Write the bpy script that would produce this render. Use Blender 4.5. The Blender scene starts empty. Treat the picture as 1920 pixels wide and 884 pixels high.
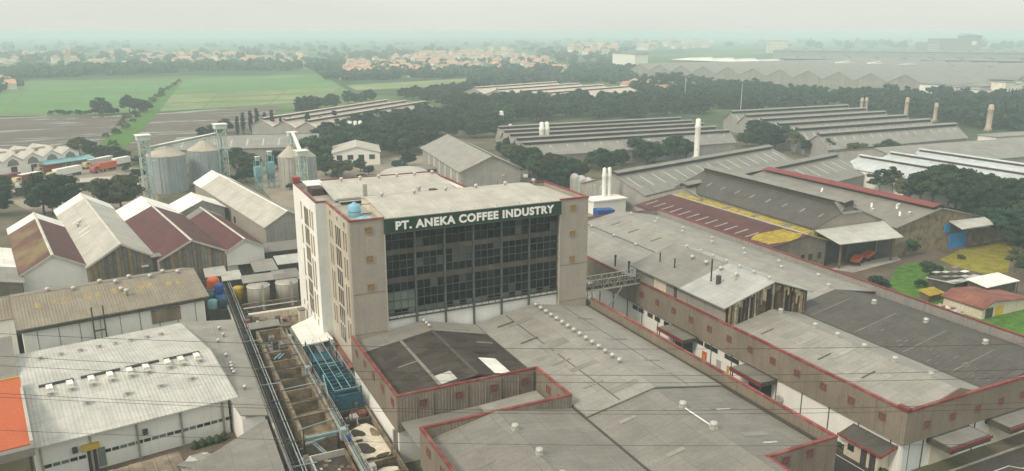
import bpy, math, random
from mathutils import Vector, Matrix

# ---------------------------------------------------------------- camera, sky, sun, exposure
scene = bpy.context.scene
CAM_H = 56.0
FPX = 1465.0                       # focal length in pixels of the 1920 px wide photograph
PITCH = math.atan(382.0 / FPX)
YAW = math.atan(730.0 / math.hypot(FPX, 382.0))
cam_data = bpy.data.cameras.new('camera')
cam_data.sensor_width = 36.0
cam_data.lens = 36.0 * FPX / 1920.0
cam_data.clip_start = 0.5
cam_data.clip_end = 30000.0
cam = bpy.data.objects.new('camera', cam_data)
scene.collection.objects.link(cam)
cam.location = (0, 0, CAM_H)
cam.rotation_euler = (math.pi / 2 - PITCH, 0, -YAW)
scene.camera = cam

SUN_EL = math.radians(42)
SUN_AZ = math.radians(-104)         # clockwise from +Y: the sun stands to the left
world = bpy.data.worlds.new('World')
scene.world = world
world.use_nodes = True
wn, wl = world.node_tree.nodes, world.node_tree.links
wn.clear()
sky = wn.new('ShaderNodeTexSky')
sky.sky_type = 'NISHITA'
sky.sun_disc = False
sky.sun_elevation = SUN_EL
sky.sun_rotation = SUN_AZ
sky.dust_density = 6.0
sky.air_density = 1.4
sky.altitude = 0
ovc = wn.new('ShaderNodeMix'); ovc.data_type = 'RGBA'; ovc.blend_type = 'MIX'
ovc.inputs[0].default_value = 0.70           # thin even overcast in front of the clear sky
ovc.inputs[7].default_value = (7.7, 8.0, 7.4, 1)
# an overcast sky is brighter overhead than at the horizon
wt = wn.new('ShaderNodeTexCoord'); wz = wn.new('ShaderNodeSeparateXYZ'); wl.new(wt.outputs['Generated'], wz.inputs[0])
wm = wn.new('ShaderNodeMapRange'); wm.inputs[1].default_value = 0; wm.inputs[2].default_value = 1; wm.inputs[3].default_value = 1.0; wm.inputs[4].default_value = 1.38
wl.new(wz.outputs[2], wm.inputs[0])
wg = wn.new('ShaderNodeVectorMath'); wg.operation = 'SCALE'; wg.inputs[0].default_value = (9.9, 10.15, 9.2); wl.new(wm.outputs[0], wg.inputs['Scale']); 
wno = wn.new('ShaderNodeTexNoise'); wno.inputs['Scale'].default_value = 2.2; wno.inputs['Detail'].default_value = 5; wmp = wn.new('ShaderNodeMapping'); wmp.inputs['Scale'].default_value = (1, 1, 6); wl.new(wt.outputs['Generated'], wmp.inputs[0]); wl.new(wmp.outputs[0], wno.inputs['Vector'])
wnr = wn.new('ShaderNodeMapRange'); wnr.inputs[1].default_value = .3; wnr.inputs[2].default_value = .7; wnr.inputs[3].default_value = .94; wnr.inputs[4].default_value = 1.06; wl.new(wno.outputs[0], wnr.inputs[0])
wc = wn.new('ShaderNodeVectorMath'); wc.operation = 'SCALE'; wl.new(wg.outputs[0], wc.inputs[0]); wl.new(wnr.outputs[0], wc.inputs['Scale']); wl.new(wc.outputs[0], ovc.inputs[7])
wl.new(sky.outputs[0], ovc.inputs[6])
bg = wn.new('ShaderNodeBackground'); bg.inputs[1].default_value = 0.08
wo = wn.new('ShaderNodeOutputWorld')
wl.new(ovc.outputs[2], bg.inputs[0]); wl.new(bg.outputs[0], wo.inputs[0])

sun_data = bpy.data.lights.new('sun', 'SUN')
sun_data.energy = 1.5
sun_data.angle = math.radians(10)
sun_data.color = (1.0, 0.90, 0.76)
sun = bpy.data.objects.new('sun', sun_data)
scene.collection.objects.link(sun)
sd = Vector((math.sin(SUN_AZ) * math.cos(SUN_EL), math.cos(SUN_AZ) * math.cos(SUN_EL), math.sin(SUN_EL)))
sun.rotation_euler = sd.to_track_quat('Z', 'Y').to_euler()
sun.location = (0, 0, 200)

scene.view_settings.view_transform = 'Standard'
scene.view_settings.look = 'None'
scene.view_settings.exposure = 0.42
scene.view_settings.gamma = 1.0
scene.view_settings.use_curve_mapping = False
scene.cycles.use_denoising = True
scene.cycles.max_bounces = 8
scene.cycles.diffuse_bounces = 3
scene.cycles.volume_bounces = 3
scene.cycles.transparent_max_bounces = 4

# ---------------------------------------------------------------- pixel of the photograph -> point at a height
_cf = Vector((math.sin(YAW), math.cos(YAW), 0))
_r = Vector((math.cos(YAW), -math.sin(YAW), 0))
_f = _cf * math.cos(PITCH) - Vector((0, 0, math.sin(PITCH)))
_u = Vector((0, 0, math.cos(PITCH))) + _cf * math.sin(PITCH)
def P(px, py, z=0.0):
    d = _f + _r * ((px - 960) / FPX) - _u * ((py - 442) / FPX)
    t = (z - CAM_H) / d.z
    return Vector((d.x * t, d.y * t, z))
TH = math.radians(8.9)             # the left-hand yards stand turned by this angle to the coffee works
def UV(u, v, z=0.0):
    return Vector((u * math.cos(TH) - v * math.sin(TH), u * math.sin(TH) + v * math.cos(TH), z))

# ---------------------------------------------------------------- materials
MATS = {}
def _mix(nt, fac, a, b, blend='MIX'):
    m = nt.nodes.new('ShaderNodeMix'); m.data_type = 'RGBA'; m.blend_type = blend
    for i, v in ((0, fac), (6, a), (7, b)):
        if isinstance(v, (int, float)): m.inputs[i].default_value = v
        elif isinstance(v, tuple): m.inputs[i].default_value = (*v[:3], 1)
        else: nt.links.new(v, m.inputs[i])
    return m.outputs[2]
def _ramp(nt, src, lo, hi):
    r = nt.nodes.new('ShaderNodeMapRange'); r.inputs[1].default_value = lo; r.inputs[2].default_value = hi
    r.interpolation_type = 'SMOOTHSTEP'
    nt.links.new(src, r.inputs[0]); return r.outputs[0]
def _noise(nt, vec, scale, detail=4, rough=.6):
    n = nt.nodes.new('ShaderNodeTexNoise'); n.inputs['Scale'].default_value = scale
    n.inputs['Detail'].default_value = detail; n.inputs['Roughness'].default_value = rough
    if vec is not None: nt.links.new(vec, n.inputs['Vector'])
    return n.outputs[0]
def _math(nt, op, a, b=0.0):
    m = nt.nodes.new('ShaderNodeMath'); m.operation = op
    for i, v in ((0, a), (1, b)):
        if isinstance(v, (int, float)): m.inputs[i].default_value = v
        else: nt.links.new(v, m.inputs[i])
    return m.outputs[0]
def _map(nt, vec, scale):
    m = nt.nodes.new('ShaderNodeMapping'); m.inputs['Scale'].default_value = scale
    nt.links.new(vec, m.inputs[0]); return m.outputs[0]

def mat(name, col, rough=.8, var=.12, scale=.25, patch=None, patch_lo=.55, patch_hi=.75, patch_scale=.15,
        streak=None, streak_lo=.5, streak_hi=.75, rib=None, rib_axis='wall', rib_h=.03, sheet=None, sheet_amt=.08,
        metal=0.0, obj_var=0.0, hue=None, spec=.3, slope_streak=None, fine=.10):
    """one weathered surface; ribs, sheets and streaks follow the thing's own axes"""
    m = bpy.data.materials.new(name); m.use_nodes = True
    nt = m.node_tree; N = nt.nodes; L = nt.links
    bsdf = N['Principled BSDF']
    tc = N.new('ShaderNodeTexCoord'); vec = tc.outputs['Object']
    c0 = tuple(max(0, x * (1 - var)) for x in col); c1 = tuple(x * (1 + var) for x in col)
    out = _mix(nt, _ramp(nt, _noise(nt, vec, scale, 5), .3, .7), c0, c1)
    sep = N.new('ShaderNodeSeparateXYZ'); L.new(vec, sep.inputs[0])
    if fine:
        f = _noise(nt, vec, 2.5, 6, .75)
        out = _mix(nt, fine, out, _mix(nt, _ramp(nt, f, .3, .7), (0, 0, 0), (1, 1, 1)), 'OVERLAY')
    if sheet:
        a = _math(nt, 'FLOOR', _math(nt, 'DIVIDE', sep.outputs[0], sheet[0]))
        b = _math(nt, 'FLOOR', _math(nt, 'DIVIDE', sep.outputs[1], sheet[1]))
        cb = N.new('ShaderNodeCombineXYZ'); L.new(a, cb.inputs[0]); L.new(b, cb.inputs[1])
        w = N.new('ShaderNodeTexWhiteNoise'); L.new(cb.outputs[0], w.inputs['Vector'])
        k = _math(nt, 'ADD', _math(nt, 'MULTIPLY', w.outputs[0], 2 * sheet_amt), 1 - sheet_amt)
        out = _mix(nt, 1.0, out, k, 'MULTIPLY')
        fx = _math(nt, 'LESS_THAN', _math(nt, 'FRACT', _math(nt, 'DIVIDE', sep.outputs[0], sheet[0])), .022)
        fy = _math(nt, 'LESS_THAN', _math(nt, 'FRACT', _math(nt, 'DIVIDE', sep.outputs[1], sheet[1])), .10)
        out = _mix(nt, _math(nt, 'MAXIMUM', _math(nt, 'MULTIPLY', fx, .28), _math(nt, 'MULTIPLY', fy, .13)), out, (.03, .027, .022))
    if patch:
        out = _mix(nt, _ramp(nt, _noise(nt, vec, patch_scale, 6, .65), patch_lo, patch_hi), out, patch)
    if slope_streak:                      # dirt washed across the roof, along local x
        sv = _map(nt, vec, (.06, 1.6, .06))
        out = _mix(nt, _math(nt, 'MULTIPLY', _ramp(nt, _noise(nt, sv, 1.0, 5, .6), .48, .78), .45), out, slope_streak)
    if streak:
        sv = _map(nt, vec, (1.7, 1.7, .09))
        out = _mix(nt, _ramp(nt, _noise(nt, sv, 1.0, 5, .6), streak_lo, streak_hi), out, streak)
    if obj_var:
        oi = N.new('ShaderNodeObjectInfo')
        k = _math(nt, 'ADD', _math(nt, 'MULTIPLY', oi.outputs['Random'], 2 * obj_var), 1 - obj_var)
        out = _mix(nt, 1.0, out, k, 'MULTIPLY')
        if hue:
            w2 = N.new('ShaderNodeTexWhiteNoise'); w2.noise_dimensions = '1D'
            L.new(_math(nt, 'MULTIPLY', oi.outputs['Random'], 91.7), w2.inputs['W'])
            out = _mix(nt, _math(nt, 'MULTIPLY', w2.outputs[0], .7), out, hue)
    L.new(out, bsdf.inputs['Base Color'])
    bsdf.inputs['Roughness'].default_value = rough
    bsdf.inputs['Metallic'].default_value = metal
    bsdf.inputs['Specular IOR Level'].default_value = spec
    if rib:
        ax = {'x': sep.outputs[0], 'y': sep.outputs[1]}.get(rib_axis)
        if ax is None: ax = _math(nt, 'ADD', sep.outputs[0], sep.outputs[1])
        s = _math(nt, 'SINE', _math(nt, 'MULTIPLY', ax, 2 * math.pi / rib))
        bp = N.new('ShaderNodeBump'); bp.inputs['Distance'].default_value = rib_h; bp.inputs['Strength'].default_value = .6
        L.new(s, bp.inputs['Height']); L.new(bp.outputs[0], bsdf.inputs['Normal'])
    MATS[name] = m
    return m

ROOF = dict(rib=.5, rib_axis='y', rib_h=.028, sheet=(4.2, 1.05), sheet_amt=.065)
mat('roof_beige', (.285, .268, .235), .6, slope_streak=(.25, .225, .185), patch=(.285, .26, .215), patch_lo=.55, patch_hi=.8, **ROOF)
mat('roof_cream', (.455, .425, .365), .6, slope_streak=(.40, .36, .29), **ROOF)
mat('roof_tan', (.215, .20, .174), .65, slope_streak=(.20, .178, .145), patch=(.225, .20, .165), **ROOF)
mat('roof_tan_dirty', (.25, .212, .16), .7, slope_streak=(.18, .15, .115), patch=(.23, .19, .145), fine=.15, **ROOF)
mat('roof_white', (.48, .465, .42), .55, slope_streak=(.44, .415, .36), patch=(.47, .45, .40), **ROOF)
mat('roof_bright', (.84, .81, .73), .5, slope_streak=(.76, .73, .65), **ROOF)
mat('roof_grey', (.23, .22, .195), .7, slope_streak=(.20, .19, .17), patch=(.22, .21, .185), **ROOF)
mat('roof_slate', (.092, .083, .072), .75, slope_streak=(.052, .046, .039), patch=(.068, .06, .051), fine=.2, **ROOF)
mat('roof_dark', (.060, .048, .039), .75, var=.2, slope_streak=(.035, .028, .024), patch=(.11, .092, .075), patch_lo=.55, patch_hi=.8,
    rib=.6, rib_axis='y', rib_h=.08, sheet=(2.1, 1.2), sheet_amt=.28)
mat('roof_maroon', (.098, .030, .028), .7, var=.2, slope_streak=(.06, .025, .024), patch=(.14, .075, .045), patch_lo=.58, patch_hi=.8, **ROOF)
mat('roof_maroon_moss', (.115, .045, .038), .75, var=.2, slope_streak=(.21, .15, .07), patch=(.20, .145, .062), patch_lo=.42, patch_hi=.62, patch_scale=.09, fine=.2, **ROOF)
mat('roof_red', (.21, .045, .04), .65, slope_streak=(.14, .04, .035), **ROOF)
mat('roof_yellow_moss', (.34, .25, .03), .9, var=.3, scale=.8, patch=(.20, .12, .04), patch_lo=.55, patch_hi=.7, patch_scale=.6)
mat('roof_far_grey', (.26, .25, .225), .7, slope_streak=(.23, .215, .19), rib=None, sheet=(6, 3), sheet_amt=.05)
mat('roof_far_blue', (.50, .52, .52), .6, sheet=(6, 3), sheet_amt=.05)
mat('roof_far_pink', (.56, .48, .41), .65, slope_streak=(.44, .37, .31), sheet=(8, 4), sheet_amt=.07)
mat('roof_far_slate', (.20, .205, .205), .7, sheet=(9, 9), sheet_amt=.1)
mat('roof_orange', (.47, .105, .035), .6, var=.06, rib=.5, rib_axis='y')
mat('roof_rust', (.22, .085, .06), .85, var=.3, patch=(.20, .10, .06), slope_streak=(.34, .19, .13), **ROOF)
mat('tile_brown', (.215, .17, .12), .85, var=.25, sheet=(1.1, .9), sheet_amt=.25, slope_streak=(.12, .095, .07))
mat('roof_pale_grey', (.39, .385, .36), .6, slope_streak=(.33, .31, .27), **ROOF)
for nm_, c_ in (('roof_beige', (.285, .268, .235)), ('roof_tan', (.215, .20, .174)), ('roof_slate', (.092, .083, .072)), ('roof_dark', (.06, .048, .039))):
    for sf_, k_ in (('_worn', .86), ('_fresh', 1.13)):
        mat(nm_+sf_, tuple(x*k_ for x in c_), .65, slope_streak=tuple(x*k_*.8 for x in c_), **ROOF)
mat('ridge_cap', (.55, .51, .43), .6)
mat('flash_dark', (.07, .06, .05), .8)
mat('fascia', (.215, .178, .137), .7, obj_var=.07, var=.10, streak=(.135, .108, .082), streak_lo=.44, streak_hi=.9, rib=.45, rib_h=.03)
mat('fascia_light', (.335, .298, .25), .7, var=.06, streak=(.27, .235, .19), streak_lo=.45, streak_hi=.95, rib=.5, rib_h=.006)
mat('fascia_grey', (.27, .25, .225), .7, var=.08, streak=(.19, .175, .155), streak_lo=.5, streak_hi=.75, rib=.45, rib_h=.03)
mat('cladding_side', (.47, .42, .345), .7, var=.05, streak=(.42, .375, .30), streak_lo=.55, streak_hi=.85)
mat('wall_white', (.80, .785, .73), .7, var=.06, streak=(.68, .65, .58), streak_lo=.55, streak_hi=.85)
mat('wall_cream', (.60, .53, .42), .8, var=.08, streak=(.44, .37, .27), streak_lo=.5, streak_hi=.8)
mat('wall_cool', (.60, .62, .60), .6, var=.04, streak=(.53, .55, .53))
mat('wall_grey', (.32, .305, .275), .8, var=.1, streak=(.22, .205, .18), rib=.6)
mat('wall_rusty_boards', (.20, .175, .145), .85, var=.2, streak=(.30, .205, .11), streak_lo=.5, streak_hi=.72, rib=.35, rib_h=.05)
mat('wall_stained', (.36, .27, .15), .85, var=.25, streak=(.028, .02, .016), streak_lo=.42, streak_hi=.60, rib=.5, rib_h=.06)
mat('red_trim', (.20, .043, .037), .6, obj_var=.2, var=.2, scale=.8, patch=(.29, .125, .105), patch_lo=.42, patch_hi=.75, patch_scale=.5)
mat('red_trim_dark', (.19, .035, .032), .6, var=.15)
mat('sign_green', (.016, .045, .032), .45, var=.08)
mat('letter_white', (.82, .81, .77), .4, var=.02)
mat('glass_dark', (.006, .010, .011), .2, var=.4, scale=.5, obj_var=.7, spec=.22)
mat('glass_window', (.035, .034, .032), .25, var=.3, obj_var=.6, spec=.5)
mat('blind', (.06, .064, .058), .5, var=.15, obj_var=.25)
mat('panel_green_grey', (.135, .165, .145), .5, var=.15, obj_var=.2)
mat('spandrel', (.075, .067, .057), .6, var=.35, scale=.6, patch=(.075, .052, .038))
mat('mullion', (.075, .085, .08), .5)
mat('column_grey', (.085, .097, .095), .6, var=.2)
mat('concrete', (.36, .335, .29), .9, var=.15, patch=(.26, .235, .19), fine=.2)
mat('concrete_stained', (.225, .18, .12), .9, var=.2, scale=.6, patch=(.10, .072, .045), patch_lo=.45, patch_hi=.7, patch_scale=.4, fine=.25)
mat('concrete_dark', (.075, .065, .052), .9, var=.3, scale=.6, patch=(.13, .105, .075))
mat('asphalt', (.060, .052, .045), .85, var=.2, scale=.2, patch=(.095, .08, .066), fine=.3)
mat('road_grey', (.15, .14, .125), .9, var=.15, fine=.2)
mat('white_paint', (.70, .68, .62), .6)
mat('steel_light', (.52, .50, .46), .45, var=.06, metal=.3)
mat('steel_dark', (.06, .058, .055), .6)
mat('steel_galv', (.36, .42, .44), .5, var=.1, streak=(.30, .34, .35), streak_lo=.45, streak_hi=.7, rib=.9, rib_h=.05, metal=.35)
mat('steel_galv_warm', (.44, .42, .375), .5, var=.1, streak=(.33, .30, .25), streak_lo=.5, streak_hi=.75, rib=.9, rib_h=.05, metal=.25)
mat('silo_roof', (.42, .37, .30), .6, var=.12)
mat('tank_steel', (.45, .415, .355), .4, var=.06, streak=(.34, .305, .25), metal=.4)
mat('blue_steel', (.022, .085, .115), .5, var=.3, scale=1.5, obj_var=.2)
mat('blue_steel_light', (.20, .36, .385), .5, var=.15)
mat('blue_grey', (.27, .325, .335), .6, var=.2)
mat('green_steel', (.33, .43, .36), .6, var=.15)
mat('teal_steel', (.20, .38, .40), .6, var=.15)
mat('water_tank_blue', (.23, .48, .58), .45, var=.08)
mat('plastic_blue', (.02, .10, .35), .5, var=.15)
mat('paint_blue', (.02, .22, .55), .6, var=.12)
mat('tarpaulin_blue', (.015, .07, .28), .6, var=.1)
mat('yellow_paint', (.52, .36, .04), .6, var=.15)
mat('orange_paint', (.62, .12, .03), .55, var=.1)
mat('red_truck', (.42, .065, .05), .55, var=.15)
mat('maroon_truck', (.20, .05, .05), .6)
mat('cab_cream', (.55, .42, .24), .55, var=.1)
mat('rubber', (.02, .02, .02), .9)
mat('sludge', (.23, .175, .11), .85, var=.3, scale=.8, patch=(.12, .085, .05), patch_scale=.5, fine=.2)
mat('sludge_dark', (.045, .035, .025), .35, var=.4, scale=1.2, spec=.5)
mat('foam', (.66, .59, .46), .9, var=.1, scale=1.5, fine=.2)
mat('wood', (.17, .125, .08), .9, var=.2)
mat('bark', (.11, .085, .06), .95, var=.2)
mat('chimney_white', (.78, .76, .70), .6, var=.05)
mat('chimney_brown', (.45, .36, .27), .8, var=.12)
mat('cable', (.035, .033, .03), .7)
mat('house_wall', (.74, .68, .58), .85, obj_var=.2)
mat('house_roof', (.55, .27, .16), .8, var=.2, scale=1, obj_var=.3, hue=(.44, .36, .29))
mat('far_white', (.80, .78, .72), .6, var=.05)
mat('soil', (.125, .096, .070), .95, var=.25, scale=.12, patch=(.085, .065, .047), fine=.3)
mat('dirt_pale', (.27, .225, .17), .95, var=.15, scale=.1, patch=(.17, .14, .10), fine=.25)
mat('grass_green', (.062, .155, .014), .95, var=.35, scale=.5, patch=(.12, .14, .04), patch_lo=.5, patch_hi=.75, patch_scale=.25, fine=.4)
mat('grass_yellow', (.235, .20, .02), .95, var=.3, scale=.4, patch=(.15, .15, .03), patch_lo=.5, patch_hi=.72, patch_scale=.2, fine=.4)
mat('paddy_green', (.10, .215, .06), .95, obj_var=.09, var=.14, scale=.02, patch=(.11, .20, .065), patch_scale=.012, patch_lo=.45, patch_hi=.7)
mat('paddy_pale', (.24, .26, .12), .95, obj_var=.12, var=.15, scale=.02, patch=(.15, .22, .075), patch_scale=.015, patch_lo=.4, patch_hi=.6)
mat('bund', (.12, .18, .05), .95, var=.2, scale=.1)
mat('hedge', (.045, .07, .03), .95, var=.35, scale=1.5, fine=.4)

def foliage(name, col, col2):
    m = bpy.data.materials.new(name); m.use_nodes = True; nt = m.node_tree
    b = nt.nodes['Principled BSDF']
    geo = nt.nodes.new('ShaderNodeNewGeometry'); oi = nt.nodes.new('ShaderNodeObjectInfo')
    c = _mix(nt, geo.outputs['Random Per Island'], col, col2)
    k = _math(nt, 'ADD', _math(nt, 'MULTIPLY', oi.outputs['Random'], .6), .52)
    w2 = nt.nodes.new('ShaderNodeTexWhiteNoise'); w2.noise_dimensions = '1D'; nt.links.new(_math(nt, 'MULTIPLY', oi.outputs['Random'], 57.3), w2.inputs['W'])
    c = _mix(nt, _math(nt, 'MULTIPLY', w2.outputs[0], .24), c, (.075, .095, .025))
    nt.links.new(_mix(nt, 1.0, c, k, 'MULTIPLY'), b.inputs['Base Color'])
    b.inputs['Roughness'].default_value = .75; b.inputs['Specular IOR Level'].default_value = .15
    MATS[name] = m
foliage('leaf_dark', (.015, .040, .028), (.036, .078, .046))
foliage('leaf_mid', (.024, .058, .032), (.058, .105, .050))
foliage('leaf_olive', (.050, .066, .030), (.105, .115, .055))
foliage('leaf_bright', (.060, .11, .022), (.11, .17, .045))
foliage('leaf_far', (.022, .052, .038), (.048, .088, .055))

def ground_mat():
    m = bpy.data.materials.new('ground'); m.use_nodes = True; nt = m.node_tree
    b = nt.nodes['Principled BSDF']
    tc = nt.nodes.new('ShaderNodeTexCoord'); vec = tc.outputs['Object']
    near = _mix(nt, _ramp(nt, _noise(nt, vec, .05, 6, .7), .4, .65), (.17, .145, .11), (.085, .095, .045))
    far = _mix(nt, _ramp(nt, _noise(nt, _map(nt, vec, (.0022, .0045, 1)), 1.0, 5, .55), .42, .6), (.05, .075, .038), (.13, .19, .075))
    ln = nt.nodes.new('ShaderNodeVectorMath'); ln.operation = 'LENGTH'; nt.links.new(vec, ln.inputs[0])
    out = _mix(nt, _ramp(nt, ln.outputs['Value'], 430, 560), near, far)
    nt.links.new(out, b.inputs['Base Color']); b.inputs['Roughness'].default_value = 1.0
    b.inputs['Specular IOR Level'].default_value = 0.05
    MATS['ground'] = m
ground_mat()

def mud_mat():
    "flooded paddies: grey-brown mud with sheets of standing water"
    m = bpy.data.materials.new('mud'); m.use_nodes = True; nt = m.node_tree
    b = nt.nodes['Principled BSDF']
    tc = nt.nodes.new('ShaderNodeTexCoord'); vec = tc.outputs['Object']
    w = _ramp(nt, _noise(nt, _map(nt, vec, (.016, .07, 1)), 1.0, 5, .6), .52, .62)
    mudc = _mix(nt, _noise(nt, vec, .04, 5), (.12, .098, .082), (.20, .165, .14))
    nt.links.new(_mix(nt, w, mudc, (.10, .09, .08)), b.inputs['Base Color'])
    nt.links.new(_math(nt, 'SUBTRACT', .95, _math(nt, 'MULTIPLY', w, .83)), b.inputs['Roughness'])
    nt.links.new(_math(nt, 'MULTIPLY', w, .5), b.inputs['Specular IOR Level'])
    MATS['mud'] = m
mud_mat()

# ---------------------------------------------------------------- mesh building
COL = scene.collection
class MB:
    def __init__(self): self.v = []; self.f = []; self.mi = []; self.cur = 0
    def add(self, vs, fs):
        o = len(self.v); self.v += [tuple(p) for p in vs]
        for f in fs: self.f.append([o + i for i in f]); self.mi.append(self.cur)
        return self
    def use(self, i): self.cur = i; return self
    def box(self, x0, x1, y0, y1, z0, z1):
        return self.add([(x0,y0,z0),(x1,y0,z0),(x1,y1,z0),(x0,y1,z0),(x0,y0,z1),(x1,y0,z1),(x1,y1,z1),(x0,y1,z1)],
                        [(0,3,2,1),(4,5,6,7),(0,1,5,4),(1,2,6,5),(2,3,7,6),(3,0,4,7)])
    def cbox(self, cx, cy, cz, sx, sy, sz):
        return self.box(cx-sx/2, cx+sx/2, cy-sy/2, cy+sy/2, cz-sz/2, cz+sz/2)
    def slab(self, pts, t):
        "quad or polygon (counter-clockwise from above) thickened downwards"
        n = len(pts); up = [tuple(p) for p in pts]; dn = [(p[0], p[1], p[2] - t) for p in pts]
        return self.add(up + dn, [tuple(range(n)), tuple(range(2*n-1, n-1, -1))] + [(i, n+i, n+(i+1) % n, (i+1) % n) for i in range(n)])
    def prism_y(self, xz, y0, y1):
        n = len(xz); a = [(x, y0, z) for x, z in xz]; b = [(x, y1, z) for x, z in xz]
        return self.add(a + b, [tuple(range(n)), tuple(range(2*n-1, n-1, -1))] + [(i, n+i, n+(i+1) % n, (i+1) % n) for i in range(n)])
    def prism_z(self, xy, z0, z1):
        n = len(xy); a = [(x, y, z0) for x, y in xy]; b = [(x, y, z1) for x, y in xy]
        return self.add(a + b, [tuple(range(n-1, -1, -1)), tuple(range(n, 2*n))] + [(i, (i+1) % n, n+(i+1) % n, n+i) for i in range(n)])
    def lathe(self, prof, n=16, cx=0, cy=0):
        "profile of (radius, z) turned about a vertical axis"
        o = []; f = []
        for r, z in prof: o += [(cx + r*math.cos(2*math.pi*i/n), cy + r*math.sin(2*math.pi*i/n), z) for i in range(n)]
        for k in range(len(prof)-1):
            for i in range(n): f.append((k*n+i, k*n+(i+1) % n, (k+1)*n+(i+1) % n, (k+1)*n+i))
        f.append(tuple(range(n-1, -1, -1))); f.append(tuple(range((len(prof)-1)*n, len(prof)*n)))
        return self.add(o, f)
    def tube(self, a, b, r, n=6, r2=None):
        a = Vector(a); b = Vector(b); d = (b - a)
        if d.length < 1e-6: return self
        d.normalize(); s = d.cross(Vector((0, 0, 1)) if abs(d.z) < .95 else Vector((1, 0, 0))).normalized(); t = d.cross(s)
        r2 = r if r2 is None else r2; vs = []
        for p, rr in ((a, r), (b, r2)):
            vs += [p + (s*math.cos(2*math.pi*i/n) + t*math.sin(2*math.pi*i/n))*rr for i in range(n)]
        return self.add(vs, [(i, (i+1) % n, n+(i+1) % n, n+i) for i in range(n)] + [tuple(range(n-1, -1, -1)), tuple(range(n, 2*n))])
    def bar(self, a, b, w, h=None):
        "square bar between two points"
        h = h or w; a = Vector(a); b = Vector(b); d = (b-a).normalized()
        s = d.cross(Vector((0, 0, 1)) if abs(d.z) < .95 else Vector((1, 0, 0))).normalized(); t = s.cross(d)
        vs = []
        for p in (a, b): vs += [p + s*w/2*i + t*h/2*j for i, j in ((-1,-1),(1,-1),(1,1),(-1,1))]
        return self.add(vs, [(0,1,2,3),(7,6,5,4),(0,4,5,1),(1,5,6,2),(2,6,7,3),(3,7,4,0)])
    def mesh(self, name, mats, smooth=False):
        me = bpy.data.meshes.new(name); me.from_pydata(self.v, [], self.f)
        mats = [mats] if isinstance(mats, str) else mats
        for m in mats: me.materials.append(MATS[m])
        if len(mats) > 1: me.polygons.foreach_set('material_index', self.mi)
        if smooth: me.polygons.foreach_set('use_smooth', [True]*len(me.polygons))
        import bmesh
        if len(self.f) < 4000:
            bm = bmesh.new(); bm.from_mesh(me); bmesh.ops.recalc_face_normals(bm, faces=bm.faces); bm.to_mesh(me); bm.free()
        me.update(); return me
    def obj(self, name, mats, parent=None, smooth=False, loc=(0,0,0), rz=0):
        return put(self.mesh(name, mats, smooth), name, parent, loc, rz)
def put(me, name, parent=None, loc=(0,0,0), rz=0, scale=None):
    o = bpy.data.objects.new(name, me); COL.objects.link(o)
    o.parent = parent; o.location = loc; o.rotation_euler = (0, 0, rz)
    if scale: o.scale = scale
    return o
def tag(o, label, cat, group=None):
    o['label'] = label; o['category'] = cat
    if group: o['group'] = group
    return o
def thing(name, label, cat, loc=(0,0,0), rz=0, group=None):
    o = bpy.data.objects.new(name, None); COL.objects.link(o); o.empty_display_size = .5
    o.location = loc; o.rotation_euler = (0, 0, rz)
    return tag(o, label, cat, group)
def setting(o): o['kind'] = 'structure'; return o
def sheet(name, pts, m, z=None):
    "a sheet of ground"
    b = MB(); p = [(q[0], q[1], z if z is not None else q[2]) for q in pts]
    b.slab(p, .03); return setting(b.obj(name, m))
random.seed(7)
# ---------------------------------------------------------------- shared building pieces
def wob(mb, name, mats, parent, smooth=False):
    "mesh given in world coordinates, stored relative to its (unrotated) parent"
    l = parent.location
    mb.v = [(x - l.x, y - l.y, z - l.z) for x, y, z in mb.v]
    return mb.obj(name, mats, parent, smooth)
def slope(name, parent, pts, m, along, t=.18, world=True):
    "a roof slope whose own y axis runs along the ridge"
    l = parent.location if world else Vector((0, 0, 0))
    o = Vector(pts[0]); c, s = math.cos(-along), math.sin(-along)
    b = MB(); q = []
    for p in pts:
        d = Vector(p) - o; q.append((d.x*c - d.y*s, d.x*s + d.y*c, d.z))
    b.slab(q, t)
    return b.obj(name, m, parent, loc=o - l, rz=along)
def _mitre(pts, t, closed):
    n = len(pts); L = []; R = []
    for i in range(n):
        p = Vector(pts[i][:2])
        a = Vector(pts[i-1][:2]) if (i > 0 or closed) else None
        c = Vector(pts[(i+1) % n][:2]) if (i < n-1 or closed) else None
        d1 = (p-a).normalized() if a is not None else (c-p).normalized()
        d2 = (c-p).normalized() if c is not None else d1
        n1 = Vector((-d1.y, d1.x)); n2 = Vector((-d2.y, d2.x)); m = (n1+n2)
        m = m / max(.2, m.dot(n1))
        L.append(p + m*t/2); R.append(p - m*t/2)
    return L, R
def run(parent, pts, z0, z1, t, m, name, closed=False):
    "a wall, kerb or coping following a polyline, one mitred piece for each straight"
    if name in ('coping', 'fascia_wall') and not closed:        # laid in lengths, not in one piece
        q = [pts[0]]
        for a, c in zip(pts, pts[1:]):
            d = Vector((c[0]-a[0], c[1]-a[1])); k = max(1, round(d.length/(4.0 if name == 'coping' else 5.0)))
            q += [(a[0]+d.x*i/k, a[1]+d.y*i/k) for i in range(1, k+1)]
        pts = q
    L, R = _mitre(pts, t, closed); n = len(pts); out = []
    for i in range(n if closed else n-1):
        j = (i+1) % n
        b = MB().prism_z([(R[i].x, R[i].y), (R[j].x, R[j].y), (L[j].x, L[j].y), (L[i].x, L[i].y)], z0, z1 + (random.uniform(-.025, .03) if name == 'coping' else 0))
        out.append(wob(b, name, m, parent))
    return out
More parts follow.
